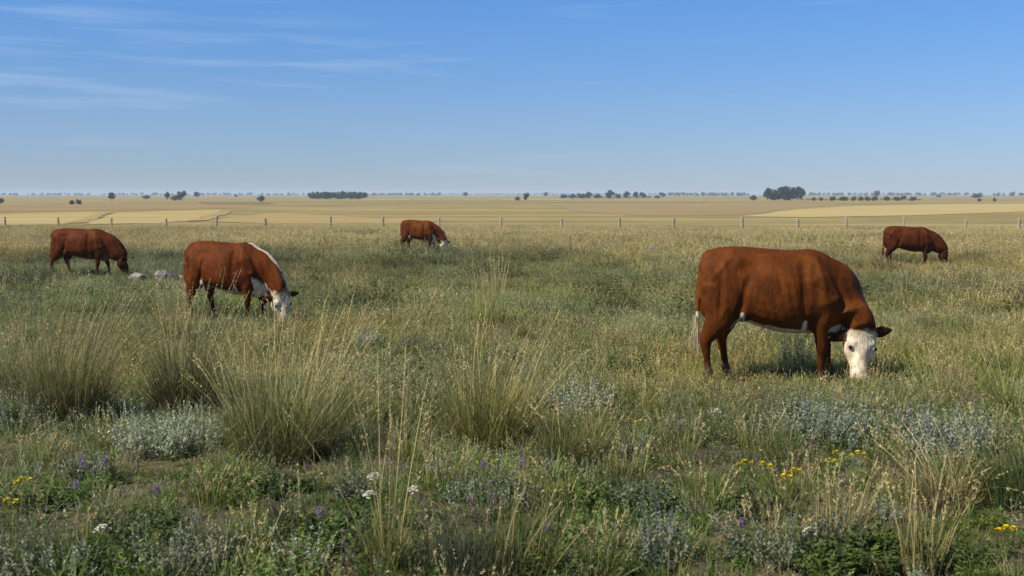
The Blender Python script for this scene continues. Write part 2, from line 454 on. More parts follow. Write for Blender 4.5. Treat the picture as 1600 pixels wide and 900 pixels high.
# ------------------------------------------------------------------ meadow cover: instanced tufts
protos = []
def proto(fn, seed):
    rng = np.random.default_rng(seed); mb = MB(); fn(mb, rng)
    me = mb.mesh('tuft_%02d' % len(protos)); me.materials.append(M_INST)
    o = bpy.data.objects.new('tuft_%02d' % len(protos), me)
    protos.append(o); return len(protos) - 1
SP = {}
def species(key, fn, n=3):
    SP[key] = [proto(fn, 1000 + 17 * len(protos) + k) for k in range(n)]
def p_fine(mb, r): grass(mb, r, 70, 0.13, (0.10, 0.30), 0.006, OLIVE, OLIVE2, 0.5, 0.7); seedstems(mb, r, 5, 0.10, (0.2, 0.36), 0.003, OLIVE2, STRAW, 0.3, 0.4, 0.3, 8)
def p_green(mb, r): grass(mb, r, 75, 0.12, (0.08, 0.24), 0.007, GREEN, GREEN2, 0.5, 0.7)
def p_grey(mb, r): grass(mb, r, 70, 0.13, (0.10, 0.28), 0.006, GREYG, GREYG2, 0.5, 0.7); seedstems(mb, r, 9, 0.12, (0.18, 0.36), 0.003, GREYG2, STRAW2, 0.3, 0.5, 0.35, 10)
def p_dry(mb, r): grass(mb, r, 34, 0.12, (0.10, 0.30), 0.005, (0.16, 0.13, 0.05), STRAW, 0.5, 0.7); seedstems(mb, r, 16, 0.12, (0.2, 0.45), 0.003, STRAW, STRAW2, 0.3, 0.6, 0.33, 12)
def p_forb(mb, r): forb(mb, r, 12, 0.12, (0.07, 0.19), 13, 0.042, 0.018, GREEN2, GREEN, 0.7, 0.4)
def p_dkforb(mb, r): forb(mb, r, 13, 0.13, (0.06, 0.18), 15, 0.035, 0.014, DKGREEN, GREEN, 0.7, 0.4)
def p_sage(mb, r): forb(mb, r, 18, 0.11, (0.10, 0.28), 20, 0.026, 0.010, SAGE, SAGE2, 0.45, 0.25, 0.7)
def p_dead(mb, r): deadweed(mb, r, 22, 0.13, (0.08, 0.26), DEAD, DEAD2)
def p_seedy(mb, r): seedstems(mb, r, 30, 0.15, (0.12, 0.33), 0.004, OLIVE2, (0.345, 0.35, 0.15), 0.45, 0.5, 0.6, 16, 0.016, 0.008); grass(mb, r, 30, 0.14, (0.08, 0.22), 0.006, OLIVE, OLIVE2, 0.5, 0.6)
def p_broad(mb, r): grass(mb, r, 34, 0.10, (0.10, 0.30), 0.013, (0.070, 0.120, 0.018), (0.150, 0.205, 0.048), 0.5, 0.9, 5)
def p_litter(mb, r):
    n = 110; b_, a = disk(r, n, 0.24); b_[:, 2] = r.uniform(0.0, 0.02, n)
    P = curve_pts(b_, r.random(n) * 6.28, np.full(n, 1.5) + r.normal(0, 0.12, n), r.normal(0, 0.2, n), r.uniform(0.04, 0.16, n), 3)
    strips(mb, P, wd(r, a, 2.0), np.full(n, 0.006), var(r, (0.20, 0.15, 0.09), n, 0.3), var(r, (0.24, 0.19, 0.11), n, 0.3), 0.6)
# wider, coarser clumps for the ground further off
def f_olive(mb, r): grass(mb, r, 120, 0.42, (0.14, 0.36), 0.016, OLIVE, OLIVE2, 0.5, 0.6, 3); seedstems(mb, r, 14, 0.4, (0.2, 0.42), 0.007, OLIVE2, STRAW, 0.3, 0.4, 0.35, 6, 0.03, 0.014, s=4)
def f_grey(mb, r): grass(mb, r, 110, 0.42, (0.12, 0.36), 0.016, GREYG, GREYG2, 0.5, 0.6, 3); seedstems(mb, r, 14, 0.4, (0.2, 0.42), 0.007, GREYG2, (0.30, 0.27, 0.15), 0.3, 0.5, 0.4, 8, 0.03, 0.014, s=4)
def f_dry(mb, r): grass(mb, r, 90, 0.42, (0.18, 0.44), 0.014, (0.24, 0.185, 0.065), STRAW, 0.35, 0.5, 3); seedstems(mb, r, 30, 0.42, (0.28, 0.58), 0.007, STRAW, STRAW2, 0.25, 0.4, 0.35, 7, 0.035, 0.014, s=4)
def f_sage(mb, r): forb(mb, r, 40, 0.38, (0.14, 0.40), 14, 0.06, 0.026, (0.240, 0.255, 0.115), SAGE2, 0.45, 0.3, 0.6)
def f_shrub(mb, r): forb(mb, r, 60, 0.45, (0.2, 0.6), 18, 0.07, 0.034, (0.105, 0.118, 0.042), DEAD, 0.6, 0.3, 0.4, 0.8)
def f_green(mb, r): grass(mb, r, 130, 0.42, (0.10, 0.28), 0.016, GREEN, GREEN2, 0.5, 0.6, 3)
for key, fn in (('fine', p_fine), ('green', p_green), ('grey', p_grey), ('dry', p_dry), ('forb', p_forb), ('dkforb', p_dkforb), ('sage', p_sage), ('dead', p_dead), ('seedy', p_seedy), ('litter', p_litter), ('broad', p_broad),
                ('Folive', f_olive), ('Fgrey', f_grey), ('Fdry', f_dry), ('Fsage', f_sage), ('Fshrub', f_shrub), ('Fgreen', f_green)):
    species(key, fn, 4 if key in ('fine', 'seedy', 'grey', 'Folive', 'Fgrey') else 3)
pc = bpy.data.collections.new('tuft_kinds')
for o in protos: pc.objects.link(o)

graze = []             # (x, y, radius): turf the cows have cropped short
clear_spots = []       # (x, y, radius): feet of big plants and rocks, kept free of filler
def scatter_group():
    ng = bpy.data.node_groups.new('scatter_tufts', 'GeometryNodeTree')
    ng.interface.new_socket('Geometry', in_out='INPUT', socket_type='NodeSocketGeometry')
    ng.interface.new_socket('Geometry', in_out='OUTPUT', socket_type='NodeSocketGeometry')
    gi = N(ng, 'NodeGroupInput'); go = N(ng, 'NodeGroupOutput')
    ci = N(ng, 'GeometryNodeCollectionInfo', transform_space='ORIGINAL')
    ci.inputs['Collection'].default_value = pc
    ci.inputs['Separate Children'].default_value = True
    ci.inputs['Reset Children'].default_value = True
    ip = N(ng, 'GeometryNodeInstanceOnPoints'); ip.inputs['Pick Instance'].default_value = True
    def named(nm, ty):
        n_ = N(ng, 'GeometryNodeInputNamedAttribute', data_type=ty); n_.inputs['Name'].default_value = nm; return n_.outputs[0]
    L_ = ng.links.new
    L_(gi.outputs[0], ip.inputs['Points']); L_(ci.outputs[0], ip.inputs['Instance'])
    L_(named('pick', 'INT'), ip.inputs['Instance Index'])
    e2r = N(ng, 'FunctionNodeEulerToRotation'); L_(named('rot', 'FLOAT_VECTOR'), e2r.inputs[0]); L_(e2r.outputs[0], ip.inputs['Rotation'])
    L_(named('size', 'FLOAT_VECTOR'), ip.inputs['Scale'])
    L_(ip.outputs[0], go.inputs[0])
    return ng
NG = scatter_group()
def scatter(name, label, pos, pick, rot, size, tint):
    n = len(pos)
    me = bpy.data.meshes.new(name); me.vertices.add(n); me.vertices.foreach_set('co', pos.ravel())
    for nm, ty, key, d in (('pick', 'INT', 'value', pick.astype(np.int32)), ('rot', 'FLOAT_VECTOR', 'vector', rot), ('size', 'FLOAT_VECTOR', 'vector', size)):
        a = me.attributes.new(nm, ty, 'POINT'); a.data.foreach_set(key, np.ascontiguousarray(d).ravel())
    a = me.attributes.new('tint', 'FLOAT_COLOR', 'POINT'); a.data.foreach_set('color', np.concatenate([tint, np.ones((n, 1))], 1).ravel())
    me.update()
    me.materials.append(M_INST)
    o = link(name, me); md = o.modifiers.new('scatter', 'NODES'); md.node_group = NG
    return tag(o, label, 'grass', None, 'stuff')
def sample(rng, y0, y1, dens, side=3.0):
    xm = 0.5 * y1 + side
    n = int(dens * (y1 - y0) * 2 * xm)
    x = rng.uniform(-xm, xm, n); y = rng.uniform(y0, y1, n)
    k = np.abs(x) < 0.5 * y + side
    return x[k], y[k]
def choose(rng, W):
    keys = list(W); A = np.stack([np.clip(W[k], 0, None) for k in keys], 1); A /= A.sum(1, keepdims=True)
    u = rng.random(len(A))[:, None]; s = (np.cumsum(A, 1) < u).sum(1); s = np.minimum(s, len(keys) - 1)
    out = np.zeros(len(A), int)
    for j, k in enumerate(keys):
        m_ = s == j; out[m_] = rng.choice(SP[k], m_.sum())
    return out, s, keys
def hump(v, c, w): return np.exp(-((v - c) / w) ** 2)
def meadow():
    rng = np.random.default_rng(5)
    # --- close ground
    x, y = sample(rng, 3.2, 17, 84)
    bare = fbm(x * 0.9, y * 0.9, 21, 2)
    keep = rng.random(len(x)) < np.clip((0.86 - bare) * 4.0, 0.55, 1)
    x, y = x[keep], y[keep]
    for cx, cy_, cr_ in clear_spots:
        k = (x - cx) ** 2 + (y - cy_) ** 2 > cr_ ** 2; x, y = x[k], y[k]
    a, b, c, d, e = (fbm(x * s_, y * s_, q, 3) for s_, q in ((0.5, 31), (0.6, 41), (0.45, 51), (0.7, 61), (0.8, 71)))
    fg = np.clip((9.0 - y) / 3.0, 0, 1)
    W = {'fine': 0.75 + 2.0 * np.clip(a - 0.4, 0, 1), 'green': 0.65 + 3.0 * np.clip(b - 0.48, 0, 1) + 0.5 * fg, 'grey': 0.8 - 0.55 * fg, 'dry': 0.20 + 3.0 * np.clip(c - 0.55, 0, 1) - 0.15 * fg,
         'forb': 0.60 + 4.5 * np.clip(d - 0.58, 0, 1) + 0.5 * fg, 'dkforb': 0.35 + 3.5 * np.clip(0.42 - d, 0, 1) + 0.7 * fg, 'sage': 0.08 + 5.0 * np.clip(e - 0.60, 0, 1) + 0.12 * fg,
         'dead': 0.42 + 4.5 * np.clip(0.45 - e, 0, 1) + 0.25 * fg, 'seedy': 1.4 * (1 - 0.92 * fg) * (0.4 + a), 'litter': 0.40 + 1.3 * fg, 'broad': 0.35 + 2.0 * np.clip(b - 0.5, 0, 1) + 0.6 * fg}
    pk, sidx, keys = choose(rng, W)
    n = len(x); sc = (0.45 + 0.85 * rng.random(n) ** 1.6) * (0.42 + 0.95 * fbm(x * 0.75, y * 0.75, 81, 3)) * (1 - 0.12 * fg)
    for cx, cy_, q_ in graze: sc = sc * (1 - 0.02 * np.exp(-((x - cx) ** 2 + (y - cy_) ** 2) / q_ ** 2))
    size = np.stack([sc, sc, sc * rng.uniform(0.8, 1.15, n)], 1)
    t1 = 0.70 + 0.55 * fbm(x * 0.55, y * 0.55, 91, 2)[:, None] * np.ones((1, 3)); warm = (fbm(x * 0.35, y * 0.35, 97, 2) - 0.5)[:, None]
    tint = t1 * (1 + warm * np.array([[0.45, 0.10, -0.40]])) * rng.normal(1, 0.08, (n, 1))
    rot = np.stack([rng.normal(0, 0.08, n), rng.normal(0, 0.08, n), rng.random(n) * 6.28], 1)
    scatter('meadow_grass', 'short mixed meadow grass, weeds and dry stems covering the pasture', np.stack([x, y, gz(x, y)], 1), pk, rot, size, tint)
    # --- middle distance
    x, y = sample(rng, 16.5, 44, 17, 5)
    for cx, cy_, cr_ in clear_spots:
        k = (x - cx) ** 2 + (y - cy_) ** 2 > cr_ ** 2; x, y = x[k], y[k]
    a, b, c = fbm(x * 0.22, y * 0.16, 131, 3), fbm(x * 0.20, y * 0.14, 141, 3), fbm(x * 0.18, y * 0.12, 151, 3)
    W = {'Folive': 0.45 + 1.5 * np.clip(a - 0.45, 0, 1), 'Fgrey': 0.8 * np.ones_like(x), 'Fgreen': 0.55 + 4.5 * np.clip(b - 0.47, 0, 1), 'Fdry': 0.05 + 3.5 * np.clip(c - 0.60, 0, 1) + 1.0 * np.clip((y - 38) / 6, 0, 1),
         'Fsage': 0.35 + 4.0 * np.clip(0.45 - b, 0, 1), 'Fshrub': 0.08 + 1.2 * np.clip(0.40 - c, 0, 1), 'seedy': 0.8 * np.ones_like(x), 'fine': 0.5 * np.ones_like(x)}
    pk, sidx, keys = choose(rng, W)
    n = len(x); sc = (0.45 + 0.7 * rng.random(n) ** 1.5) * (0.5 + 0.9 * fbm(x * 0.5, y * 0.4, 161, 3))
    for cx, cy_, q_ in graze: sc = sc * (1 - 0.38 * np.exp(-((x - cx) ** 2 + (y - cy_) ** 2) / q_ ** 2))
    size = np.stack([sc, sc, sc * rng.uniform(0.7, 1.05, n)], 1)
    t1 = 0.60 + 0.80 * fbm(x * 0.25, y * 0.18, 171, 2)[:, None] * np.ones((1, 3)); warm = (fbm(x * 0.2, y * 0.12, 177, 2) - 0.5)[:, None]
    tint = t1 * (1 + warm * np.array([[0.35, 0.05, -0.3]])) * rng.normal(1, 0.1, (n, 1))
    rot = np.stack([rng.normal(0, 0.06, n), rng.normal(0, 0.06, n), rng.random(n) * 6.28], 1)
    scatter('pasture_grass', 'olive and grey green pasture grass around the farther cows', np.stack([x, y, gz(x, y)], 1), pk, rot, size, tint)
    # --- out to the fence
    x, y = sample(rng, 43, 128, 4.6, 8)
    k = rng.random(len(x)) < np.clip((132 - y) / 30, 0.12, 1); x, y = x[k], y[k]
    a, b = fbm(x * 0.06, y * 0.09, 231, 3), fbm(x * 0.10, y * 0.08, 241, 3)
    fence_y = 97.5 - 12.5 * x / 47.0
    past = np.clip((y - fence_y) / 6, 0, 1); dry = np.clip((y - 40) / 30, 0, 1)
    W = {'Fdry': 0.9 + 1.6 * dry + 3.0 * np.clip(a - 0.45, 0, 1) + 4.0 * past, 'Folive': (0.8 - 0.4 * dry) * (1 - past), 'Fgrey': (0.8 - 0.6 * dry) * (1 - past), 'Fsage': (0.25 + 4.5 * np.clip(b - 0.55, 0, 1)) * (1 - past),
         'Fshrub': (0.03 + 2.2 * np.clip(b - 0.58, 0, 1)) * (1 - past), 'Fgreen': (0.1 + 1.2 * np.clip(0.42 - b, 0, 1)) * (1 - past)}
    pk, sidx, keys = choose(rng, W)
    n = len(x); sc = rng.uniform(0.9, 1.5, n) * (1 - 0.35 * past)
    size = np.stack([sc * 1.25, sc * 1.25, sc * rng.uniform(0.6, 0.95, n) * (1 - 0.3 * past)], 1)
    t1 = 0.84 + 0.34 * fbm(x * 0.12, y * 0.1, 271, 2)[:, None] * np.ones((1, 3))
    tint = t1 * rng.normal(1, 0.1, (n, 1))
    rot = np.stack([np.zeros(n), np.zeros(n), rng.random(n) * 6.28], 1)
    scatter('dry_grass', 'straw coloured grass and low sage running out to the fence', np.stack([x, y, gz(x, y)], 1), pk, rot, size, tint)

# ------------------------------------------------------------------ cows
def ring(c, u, v, p=0.85, n=24, taper=0.0):
    a = np.arange(n) / n * 2 * np.pi
    cu, sv = np.cos(a), np.sin(a)
    cu = np.sign(cu) * np.abs(cu) ** p; sv = np.sign(sv) * np.abs(sv) ** p
    return np.asarray(c)[None] + (cu * (1 - taper * sv))[:, None] * np.asarray(u)[None] + sv[:, None] * np.asarray(v)[None]
class Solid:
    def __init__(s): s.v = []; s.f = []
    def loft(s, rings):
        n = len(rings[0]); b = len(s.v)
        for r_ in rings: s.v += [tuple(p) for p in r_]
        for k in range(len(rings) - 1):
            for i in range(n):
                j = (i + 1) % n
                s.f.append((b + k * n + i, b + k * n + j, b + (k + 1) * n + j, b + (k + 1) * n + i))
        s.f.append(tuple(b + i for i in range(n))[::-1]); s.f.append(tuple(b + (len(rings) - 1) * n + i for i in range(n)))
    def tube(s, pts, ra, rb=None, p=1.0, side=(0, 1, 0), n=16):
        """pts along the limb; ra = radius in the limb's fore-aft plane, rb = radius sideways"""
        pts = [np.array(q, float) for q in pts]; rb = ra if rb is None else rb
        side = np.array(side, float); rings = []
        for i, q in enumerate(pts):
            t = pts[min(i + 1, len(pts) - 1)] - pts[max(i - 1, 0)]; t /= np.linalg.norm(t)
            sd = side - t * (side @ t); sd /= np.linalg.norm(sd); fw = np.cross(t, sd)
            rings.append(ring(q, sd * rb[i], fw * ra[i], p, n))
        s.loft(rings)
    def ball(s, c, r_, n=14):
        rings = []
        for k in range(1, 9):
            a = math.pi * k / 9; q = math.sin(a)
            rings.append(ring((c[0], c[1], c[2] - r_[2] * math.cos(a)), (r_[0] * q, 0, 0), (0, r_[1] * q, 0), 1.0, n))
        s.loft(rings)
def bez(p0, p1, p2, p3, n):
    t = np.linspace(0, 1, n)[:, None]
    return (1 - t) ** 3 * p0 + 3 * (1 - t) ** 2 * t * p1 + 3 * (1 - t) * t * t * p2 + t ** 3 * p3
def sst(x, a, b): 
    t = np.clip((x - a) / (b - a), 0, 1); return t * t * (3 - 2 * t)
def n3(p, f, s): return 0.5 * (vnoise(p[:, 0] * f + 11.3, p[:, 2] * f, s) + vnoise(p[:, 1] * f + 3.1, p[:, 2] * f + p[:, 0] * f * 0.5, s + 1))

def coat_mat():
    m, t, out = mat_new('cow_coat')
    p = N(t, 'ShaderNodeBsdfPrincipled'); p.inputs['Roughness'].default_value = 0.6; p.inputs['Specular IOR Level'].default_value = 0.06
    p.inputs['Sheen Weight'].default_value = 0.0; p.inputs['Sheen Roughness'].default_value = 0.4
    p.inputs['Sheen Tint'].default_value = (1.0, 0.75, 0.5, 1)
    at_ = N(t, 'ShaderNodeAttribute', attribute_name='Col')
    tc_ = N(t, 'ShaderNodeTexCoord')
    def noise(sc, st, det):
        mp_ = N(t, 'ShaderNodeMapping'); mp_.inputs['Scale'].default_value = st; mp_.inputs['Rotation'].default_value = (0, R(25), 0)
        n_ = N(t, 'ShaderNodeTexNoise'); n_.inputs['Scale'].default_value = sc; n_.inputs['Detail'].default_value = det; n_.inputs['Distortion'].default_value = 0.8
        t.links.new(tc_.outputs['Object'], mp_.inputs[0]); t.links.new(mp_.outputs[0], n_.inputs['Vector']); return n_
    a = noise(5, (1.0, 1.0, 0.6), 4); a.inputs['Distortion'].default_value = 1.0; b = noise(95, (1.0, 1.0, 0.16), 2)
    c = noise(24, (1.0, 1.0, 0.40), 4); c.inputs['Distortion'].default_value = 1.4
    r3 = N(t, 'ShaderNodeMapRange'); r3.inputs['From Min'].default_value = 0.3; r3.inputs['From Max'].default_value = 0.7; r3.inputs['To Min'].default_value = 0.80; r3.inputs['To Max'].default_value = 1.20
    t.links.new(c.outputs[0], r3.inputs[0])
    r1 = N(t, 'ShaderNodeMapRange'); r1.inputs['From Min'].default_value = 0.3; r1.inputs['From Max'].default_value = 0.7; r1.inputs['To Min'].default_value = 0.72; r1.inputs['To Max'].default_value = 1.26
    r2 = N(t, 'ShaderNodeMapRange'); r2.inputs['From Min'].default_value = 0.3; r2.inputs['From Max'].default_value = 0.7; r2.inputs['To Min'].default_value = 0.8; r2.inputs['To Max'].default_value = 1.2
    t.links.new(a.outputs[0], r1.inputs[0]); t.links.new(b.outputs[0], r2.inputs[0])
    mm = N(t, 'ShaderNodeMath', operation='MULTIPLY'); t.links.new(r1.outputs[0], mm.inputs[0]); t.links.new(r2.outputs[0], mm.inputs[1])
    m3 = N(t, 'ShaderNodeMath', operation='MULTIPLY'); t.links.new(mm.outputs[0], m3.inputs[0]); t.links.new(r3.outputs[0], m3.inputs[1]); mm = m3
    mu = N(t, 'ShaderNodeVectorMath', operation='SCALE'); t.links.new(at_.outputs['Color'], mu.inputs[0]); t.links.new(mm.outputs[0], mu.inputs['Scale'])
    t.links.new(mu.outputs[0], p.inputs['Base Color'])
    bp = N(t, 'ShaderNodeBump'); bp.inputs['Distance'].default_value = 0.008; bp.inputs['Strength'].default_value = 0.6
    bq = N(t, 'ShaderNodeBump'); bq.inputs['Distance'].default_value = 0.012; bq.inputs['Strength'].default_value = 0.7
    t.links.new(c.outputs[0], bq.inputs['Height']); t.links.new(bq.outputs[0], bp.inputs['Normal'])
    t.links.new(b.outputs[0], bp.inputs['Height']); t.links.new(bp.outputs[0], p.inputs['Normal'])
    t.links.new(p.outputs[0], out.inputs[0]); return m
M_COAT = coat_mat()
M_EYE = simple_mat('cow_eye', (0.008, 0.006, 0.005), 0.12, spec=0.6)
M_HAIR = foliage_mat('cow_hair', False, 0.1, 0.5)

def cow(label, px, dist, height, yaw, red, face_dir, poll, axis_tilt=(0, 0), white=1.0, crest=0.0, whiteface=1.0, legs=None, voxel=0.014, seed=0, length=1.0, px_anchor=0.75):
    """x forward, y left, z up; hooves on z = 0; built at hip height 1.40 then scaled"""
    S = Solid()
    T = [(-0.005, 1.22, 0.90, 0.10), (0.03, 1.31, 0.80, 0.175), (0.09, 1.365, 0.72, 0.225), (0.18, 1.388, 0.68, 0.25), (0.30, 1.40, 0.67, 0.265), (0.45, 1.395, 0.635, 0.295), (0.62, 1.380, 0.575, 0.335),
         (0.80, 1.366, 0.525, 0.360), (0.95, 1.366, 0.51, 0.340), (1.08, 1.380, 0.515, 0.29), (1.20, 1.355, 0.51, 0.255), (1.31, 1.29, 0.53, 0.215), (1.40, 1.18, 0.60, 0.15), (1.44, 1.05, 0.70, 0.07)]
    S.loft([ring((x, 0, (a + b) / 2), (0, w, 0), (0, 0, (a - b) / 2), 0.86, 28, 0.10) for x, a, b, w in T])
    # bony points and muscle
    for sd in (-1, 1):
        S.ball((0.035, sd * 0.10, 1.17), (0.05, 0.05, 0.09))
        S.ball((0.165, sd * 0.165, 0.84), (0.165, 0.105, 0.24))
        S.tube([(1.06, sd * 0.13, 1.28), (1.12, sd * 0.205, 1.08), (1.22, sd * 0.215, 0.86), (1.26, sd * 0.17, 0.70)], [0.10, 0.15, 0.15, 0.10], [0.05, 0.075, 0.08, 0.06])
        S.ball((0.27, sd * 0.175, 0.96), (0.225, 0.115, 0.29))
        S.ball((0.40, sd * 0.19, 0.78), (0.13, 0.085, 0.14))
    S.ball((1.27, 0, 0.62), (0.15, 0.12, 0.17))                    # brisket
    thr_end = np.array(poll, float) - np.array([math.cos(face_dir), math.sin(face_dir), 0]) * 0.20 + np.array([0, 0, -0.06])
    tA = np.array([1.24, 0, 0.74]); S.tube([tA, tA * 0.62 + thr_end * 0.38 + np.array([0, 0, 0.03]), tA * 0.3 + thr_end * 0.7 + np.array([0, 0, 0.05]), thr_end], [0.19, 0.17, 0.145, 0.11], [0.11, 0.095, 0.09, 0.085])
    # neck and head
    P = np.array(poll, float); f = np.array([math.cos(face_dir), math.sin(face_dir), 0.12]); f /= np.linalg.norm(f)
    a = np.array([axis_tilt[0], axis_tilt[1], -1.0]); a -= f * (a @ f); a /= np.linalg.norm(a)
    r_ = np.cross(a, f)
    nb = bez(np.array([1.08, 0, 0.96]), np.array([1.42, 0, 0.96]), P - f * 0.26 + np.array([0, 0, 0.20]), P - f * 0.09 + a * 0.04, 11)
    nv = np.interp(np.linspace(0, 1, 11), [0, 0.25, 0.5, 0.75, 0.9, 1], [0.37, 0.34, 0.285, 0.23, 0.195, 0.15]); nw = np.interp(np.linspace(0, 1, 11), [0, 0.25, 0.5, 0.75, 1], [0.235, 0.205, 0.17, 0.15, 0.135])
    sidev = np.array([0, 1, 0.0]); sideh = -r_ if (-r_ @ sidev) > 0 or True else r_
    rings = []
    for i in range(11):
        t = nb[min(i + 1, 10)] - nb[max(i - 1, 0)]; t /= np.linalg.norm(t)
        k = i / 10; sd = sidev * (1 - k) + (r_ if r_ @ sidev > 0 or abs(r_ @ sidev) < 0.5 and face_dir < 0 else -r_) * k
        sd = sd - t * (sd @ t); sd /= np.linalg.norm(sd); up = np.cross(t, sd)
        if i == 0: up0 = up
        if up @ up0 < 0: up = -up
        up0 = up
        rings.append(ring(nb[i], sd * nw[i], up * nv[i], 0.95, 24))
    S.loft(rings)
    H = [(-0.035, 0.075, 0.09), (-0.01, 0.118, 0.15), (0.06, 0.145, 0.205), (0.13, 0.158, 0.235), (0.20, 0.160, 0.250), (0.27, 0.146, 0.240), (0.34, 0.108, 0.200), (0.41, 0.087, 0.165), (0.465, 0.096, 0.150), (0.515, 0.098, 0.130), (0.545, 0.072, 0.085), (0.555, 0.03, 0.035)]
    S.loft([ring(P + a * t + f * (0.0 - d / 2 - 0.012 * math.sin(min(t, .5) * 6)), r_ * w, f * d / 2, 0.82, 24) for t, w, d in H])
    ears = []
    for sd in (-1, 1):
        e = P + a * 0.205 + r_ * sd * 0.119 - f * 0.045
        S.ball(tuple(e), (0.026, 0.026, 0.026))
        # ear: flat leaf shape leaving the side of the poll
        root = P + a * 0.05 + r_ * sd * 0.105 - f * 0.085
        d = r_ * sd * 1.0 + a * 0.12 - f * 0.20
        if len(axis_tilt) > 2: d = d + a * axis_tilt[2] * sd
        d = d / np.linalg.norm(d)
        ears.append((root + d * 0.05, root + d * 0.255))
        nrm = f - d * (f @ d); nrm /= np.linalg.norm(nrm); wv = np.cross(d, nrm)
        S.loft([ring(root + d * q * 0.255, wv * w, nrm * th, 1.0, 12) for q, w, th in ((0, 0.030, 0.024), (0.25, 0.052, 0.020), (0.5, 0.066, 0.017), (0.75, 0.048, 0.014), (0.93, 0.024, 0.012), (1.0, 0.006, 0.006))])
    # legs: fore-aft radius first, sideways radius second
    lg = dict(fn=1.21, ff=1.30, hn=0.10, hf=0.30); lg.update(legs or {})
    for key, sd in (('fn', -1), ('ff', 1)):
        fx = lg[key]; k = fx - 1.20; y = 0.155 * sd
        S.tube([(1.22, 0.17 * sd, 0.82), (1.17 + 0.25 * k, 0.175 * sd, 0.64), (1.19 + 0.45 * k, y * 1.05, 0.50), (1.20 + 0.72 * k, y, 0.36), (1.195 + 0.8 * k, y, 0.30), (1.195 + 0.9 * k, y, 0.18), (1.20 + k, y, 0.105), (1.225 + k, y, 0.062), (1.235 + k, y, 0.05), (1.245 + k, y, 0.0)],
               [0.15, 0.106, 0.065, 0.053, 0.038, 0.033, 0.042, 0.041, 0.052, 0.062], [0.085, 0.074, 0.053, 0.048, 0.034, 0.031, 0.039, 0.040, 0.048, 0.056])
    for key, sd in (('hn', -1), ('hf', 1)):
        fx = lg[key]; k = fx - 0.10; y = 0.165 * sd
        S.tube([(0.24 + 0.1 * k, 0.17 * sd, 1.0), (0.225 + 0.3 * k, 0.185 * sd, 0.80), (0.18 + 0.5 * k, 0.18 * sd, 0.66), (0.105 + 0.75 * k, y, 0.54), (0.058 + 0.9 * k, y, 0.46), (0.058 + 0.95 * k, y, 0.40), (0.075 + k, y, 0.28), (0.088 + k, y, 0.18), (0.10 + k, y, 0.11), (0.125 + k, y, 0.065), (0.135 + k, y, 0.05), (0.15 + k, y, 0.0)],
               [0.24, 0.205, 0.152, 0.094, 0.067, 0.052, 0.039, 0.036, 0.046, 0.044, 0.054, 0.064], [0.11, 0.115, 0.092, 0.061, 0.049, 0.042, 0.035, 0.034, 0.042, 0.042, 0.049, 0.056])
    # tail
    S.tube([(0.11, 0, 1.345), (0.045, 0, 1.315), (0.0, 0, 1.20), (-0.022, -0.01, 1.0), (-0.025, -0.03, 0.80), (-0.03, -0.05, 0.66), (-0.034, -0.055, 0.60)], [0.035, 0.034, 0.028, 0.023, 0.020, 0.018, 0.012], n=10)
    me = bpy.data.meshes.new('cow_raw'); me.from_pydata(S.v, [], S.f); me.update()
    tmp = bpy.data.objects.new('cow_raw', me); COL.objects.link(tmp)
    rm = tmp.modifiers.new('r', 'REMESH'); rm.mode = 'VOXEL'; rm.voxel_size = voxel
    sm = tmp.modifiers.new('s', 'SMOOTH'); sm.factor = 0.5; sm.iterations = max(2, int(7 * 0.014 / voxel))
    dg = bpy.context.evaluated_depsgraph_get()
    out = bpy.data.meshes.new_from_object(tmp.evaluated_get(dg))
    bpy.data.objects.remove(tmp, do_unlink=True); bpy.data.meshes.remove(me)
    n = len(out.vertices); v = np.empty(n * 3); out.vertices.foreach_get('co', v); v = v.reshape(-1, 3)
    nr = np.empty(n * 3); out.vertices.foreach_get('normal', nr); nr = nr.reshape(-1, 3)
    # relief: hollow before the hip, rib waves, shoulder groove, brow, nostrils, eye sockets, loose neck folds
    x, y, z = v.T; body = sst(np.abs(y), 0.10, 0.18) * sst(z, 0.55, 0.7)
    dsp = 0.030 * np.exp(-((x - 0.34) / 0.065) ** 2 - ((z - 1.26) / 0.055) ** 2) * sst(np.abs(y), 0.05, 0.12)
    dsp += -0.026 * np.exp(-((x - 0.50) / 0.10) ** 2 - ((z - 1.20) / 0.10) ** 2) * body
    dsp += -0.026 * np.exp(-((x - 0.44 + 0.22 * (1.1 - z)) / 0.035) ** 2) * sst(z, 0.68, 0.82) * (1 - sst(z, 1.02, 1.16)) * body          # fold before the thigh
    dsp += 0.018 * np.exp(-((x - 0.19 - 0.9 * (z - 1.20)) / 0.04) ** 2) * sst(x, 0.06, 0.12) * (1 - sst(x, 0.28, 0.34)) * sst(np.abs(y), 0.08, 0.14) * (z > 1.05)   # hook to pin ridge
    dsp += 0.016 * np.exp(-((x - 1.13 - 0.22 * (1.25 - z)) / 0.035) ** 2) * sst(z, 0.85, 0.95) * (1 - sst(z, 1.25, 1.34)) * body           # spine of the shoulder blade
    dsp += -0.012 * np.exp(-((z - 0.94 + 0.10 * np.sin(x * 5)) / 0.04) ** 2) * sst(x, 1.05, 1.12) * (1 - sst(x, 1.28, 1.36)) * body
    dsp += -0.026 * np.exp(-((x - 0.98) / 0.055) ** 2) * sst(z, 0.6, 0.8) * (1 - sst(z, 1.2, 1.35)) * body
    dsp += 0.0022 * np.sin((x + 0.25 * z) * 2 * np.pi / 0.085) * sst(x, 0.55, 0.68) * (1 - sst(x, 0.88, 0.98)) * (1 - sst(z, 1.1, 1.25)) * body
    dsp += -0.022 * np.exp(-((x - 0.17) / 0.035) ** 2) * sst(z, 0.7, 0.85) * (1 - sst(z, 1.0, 1.15)) * body
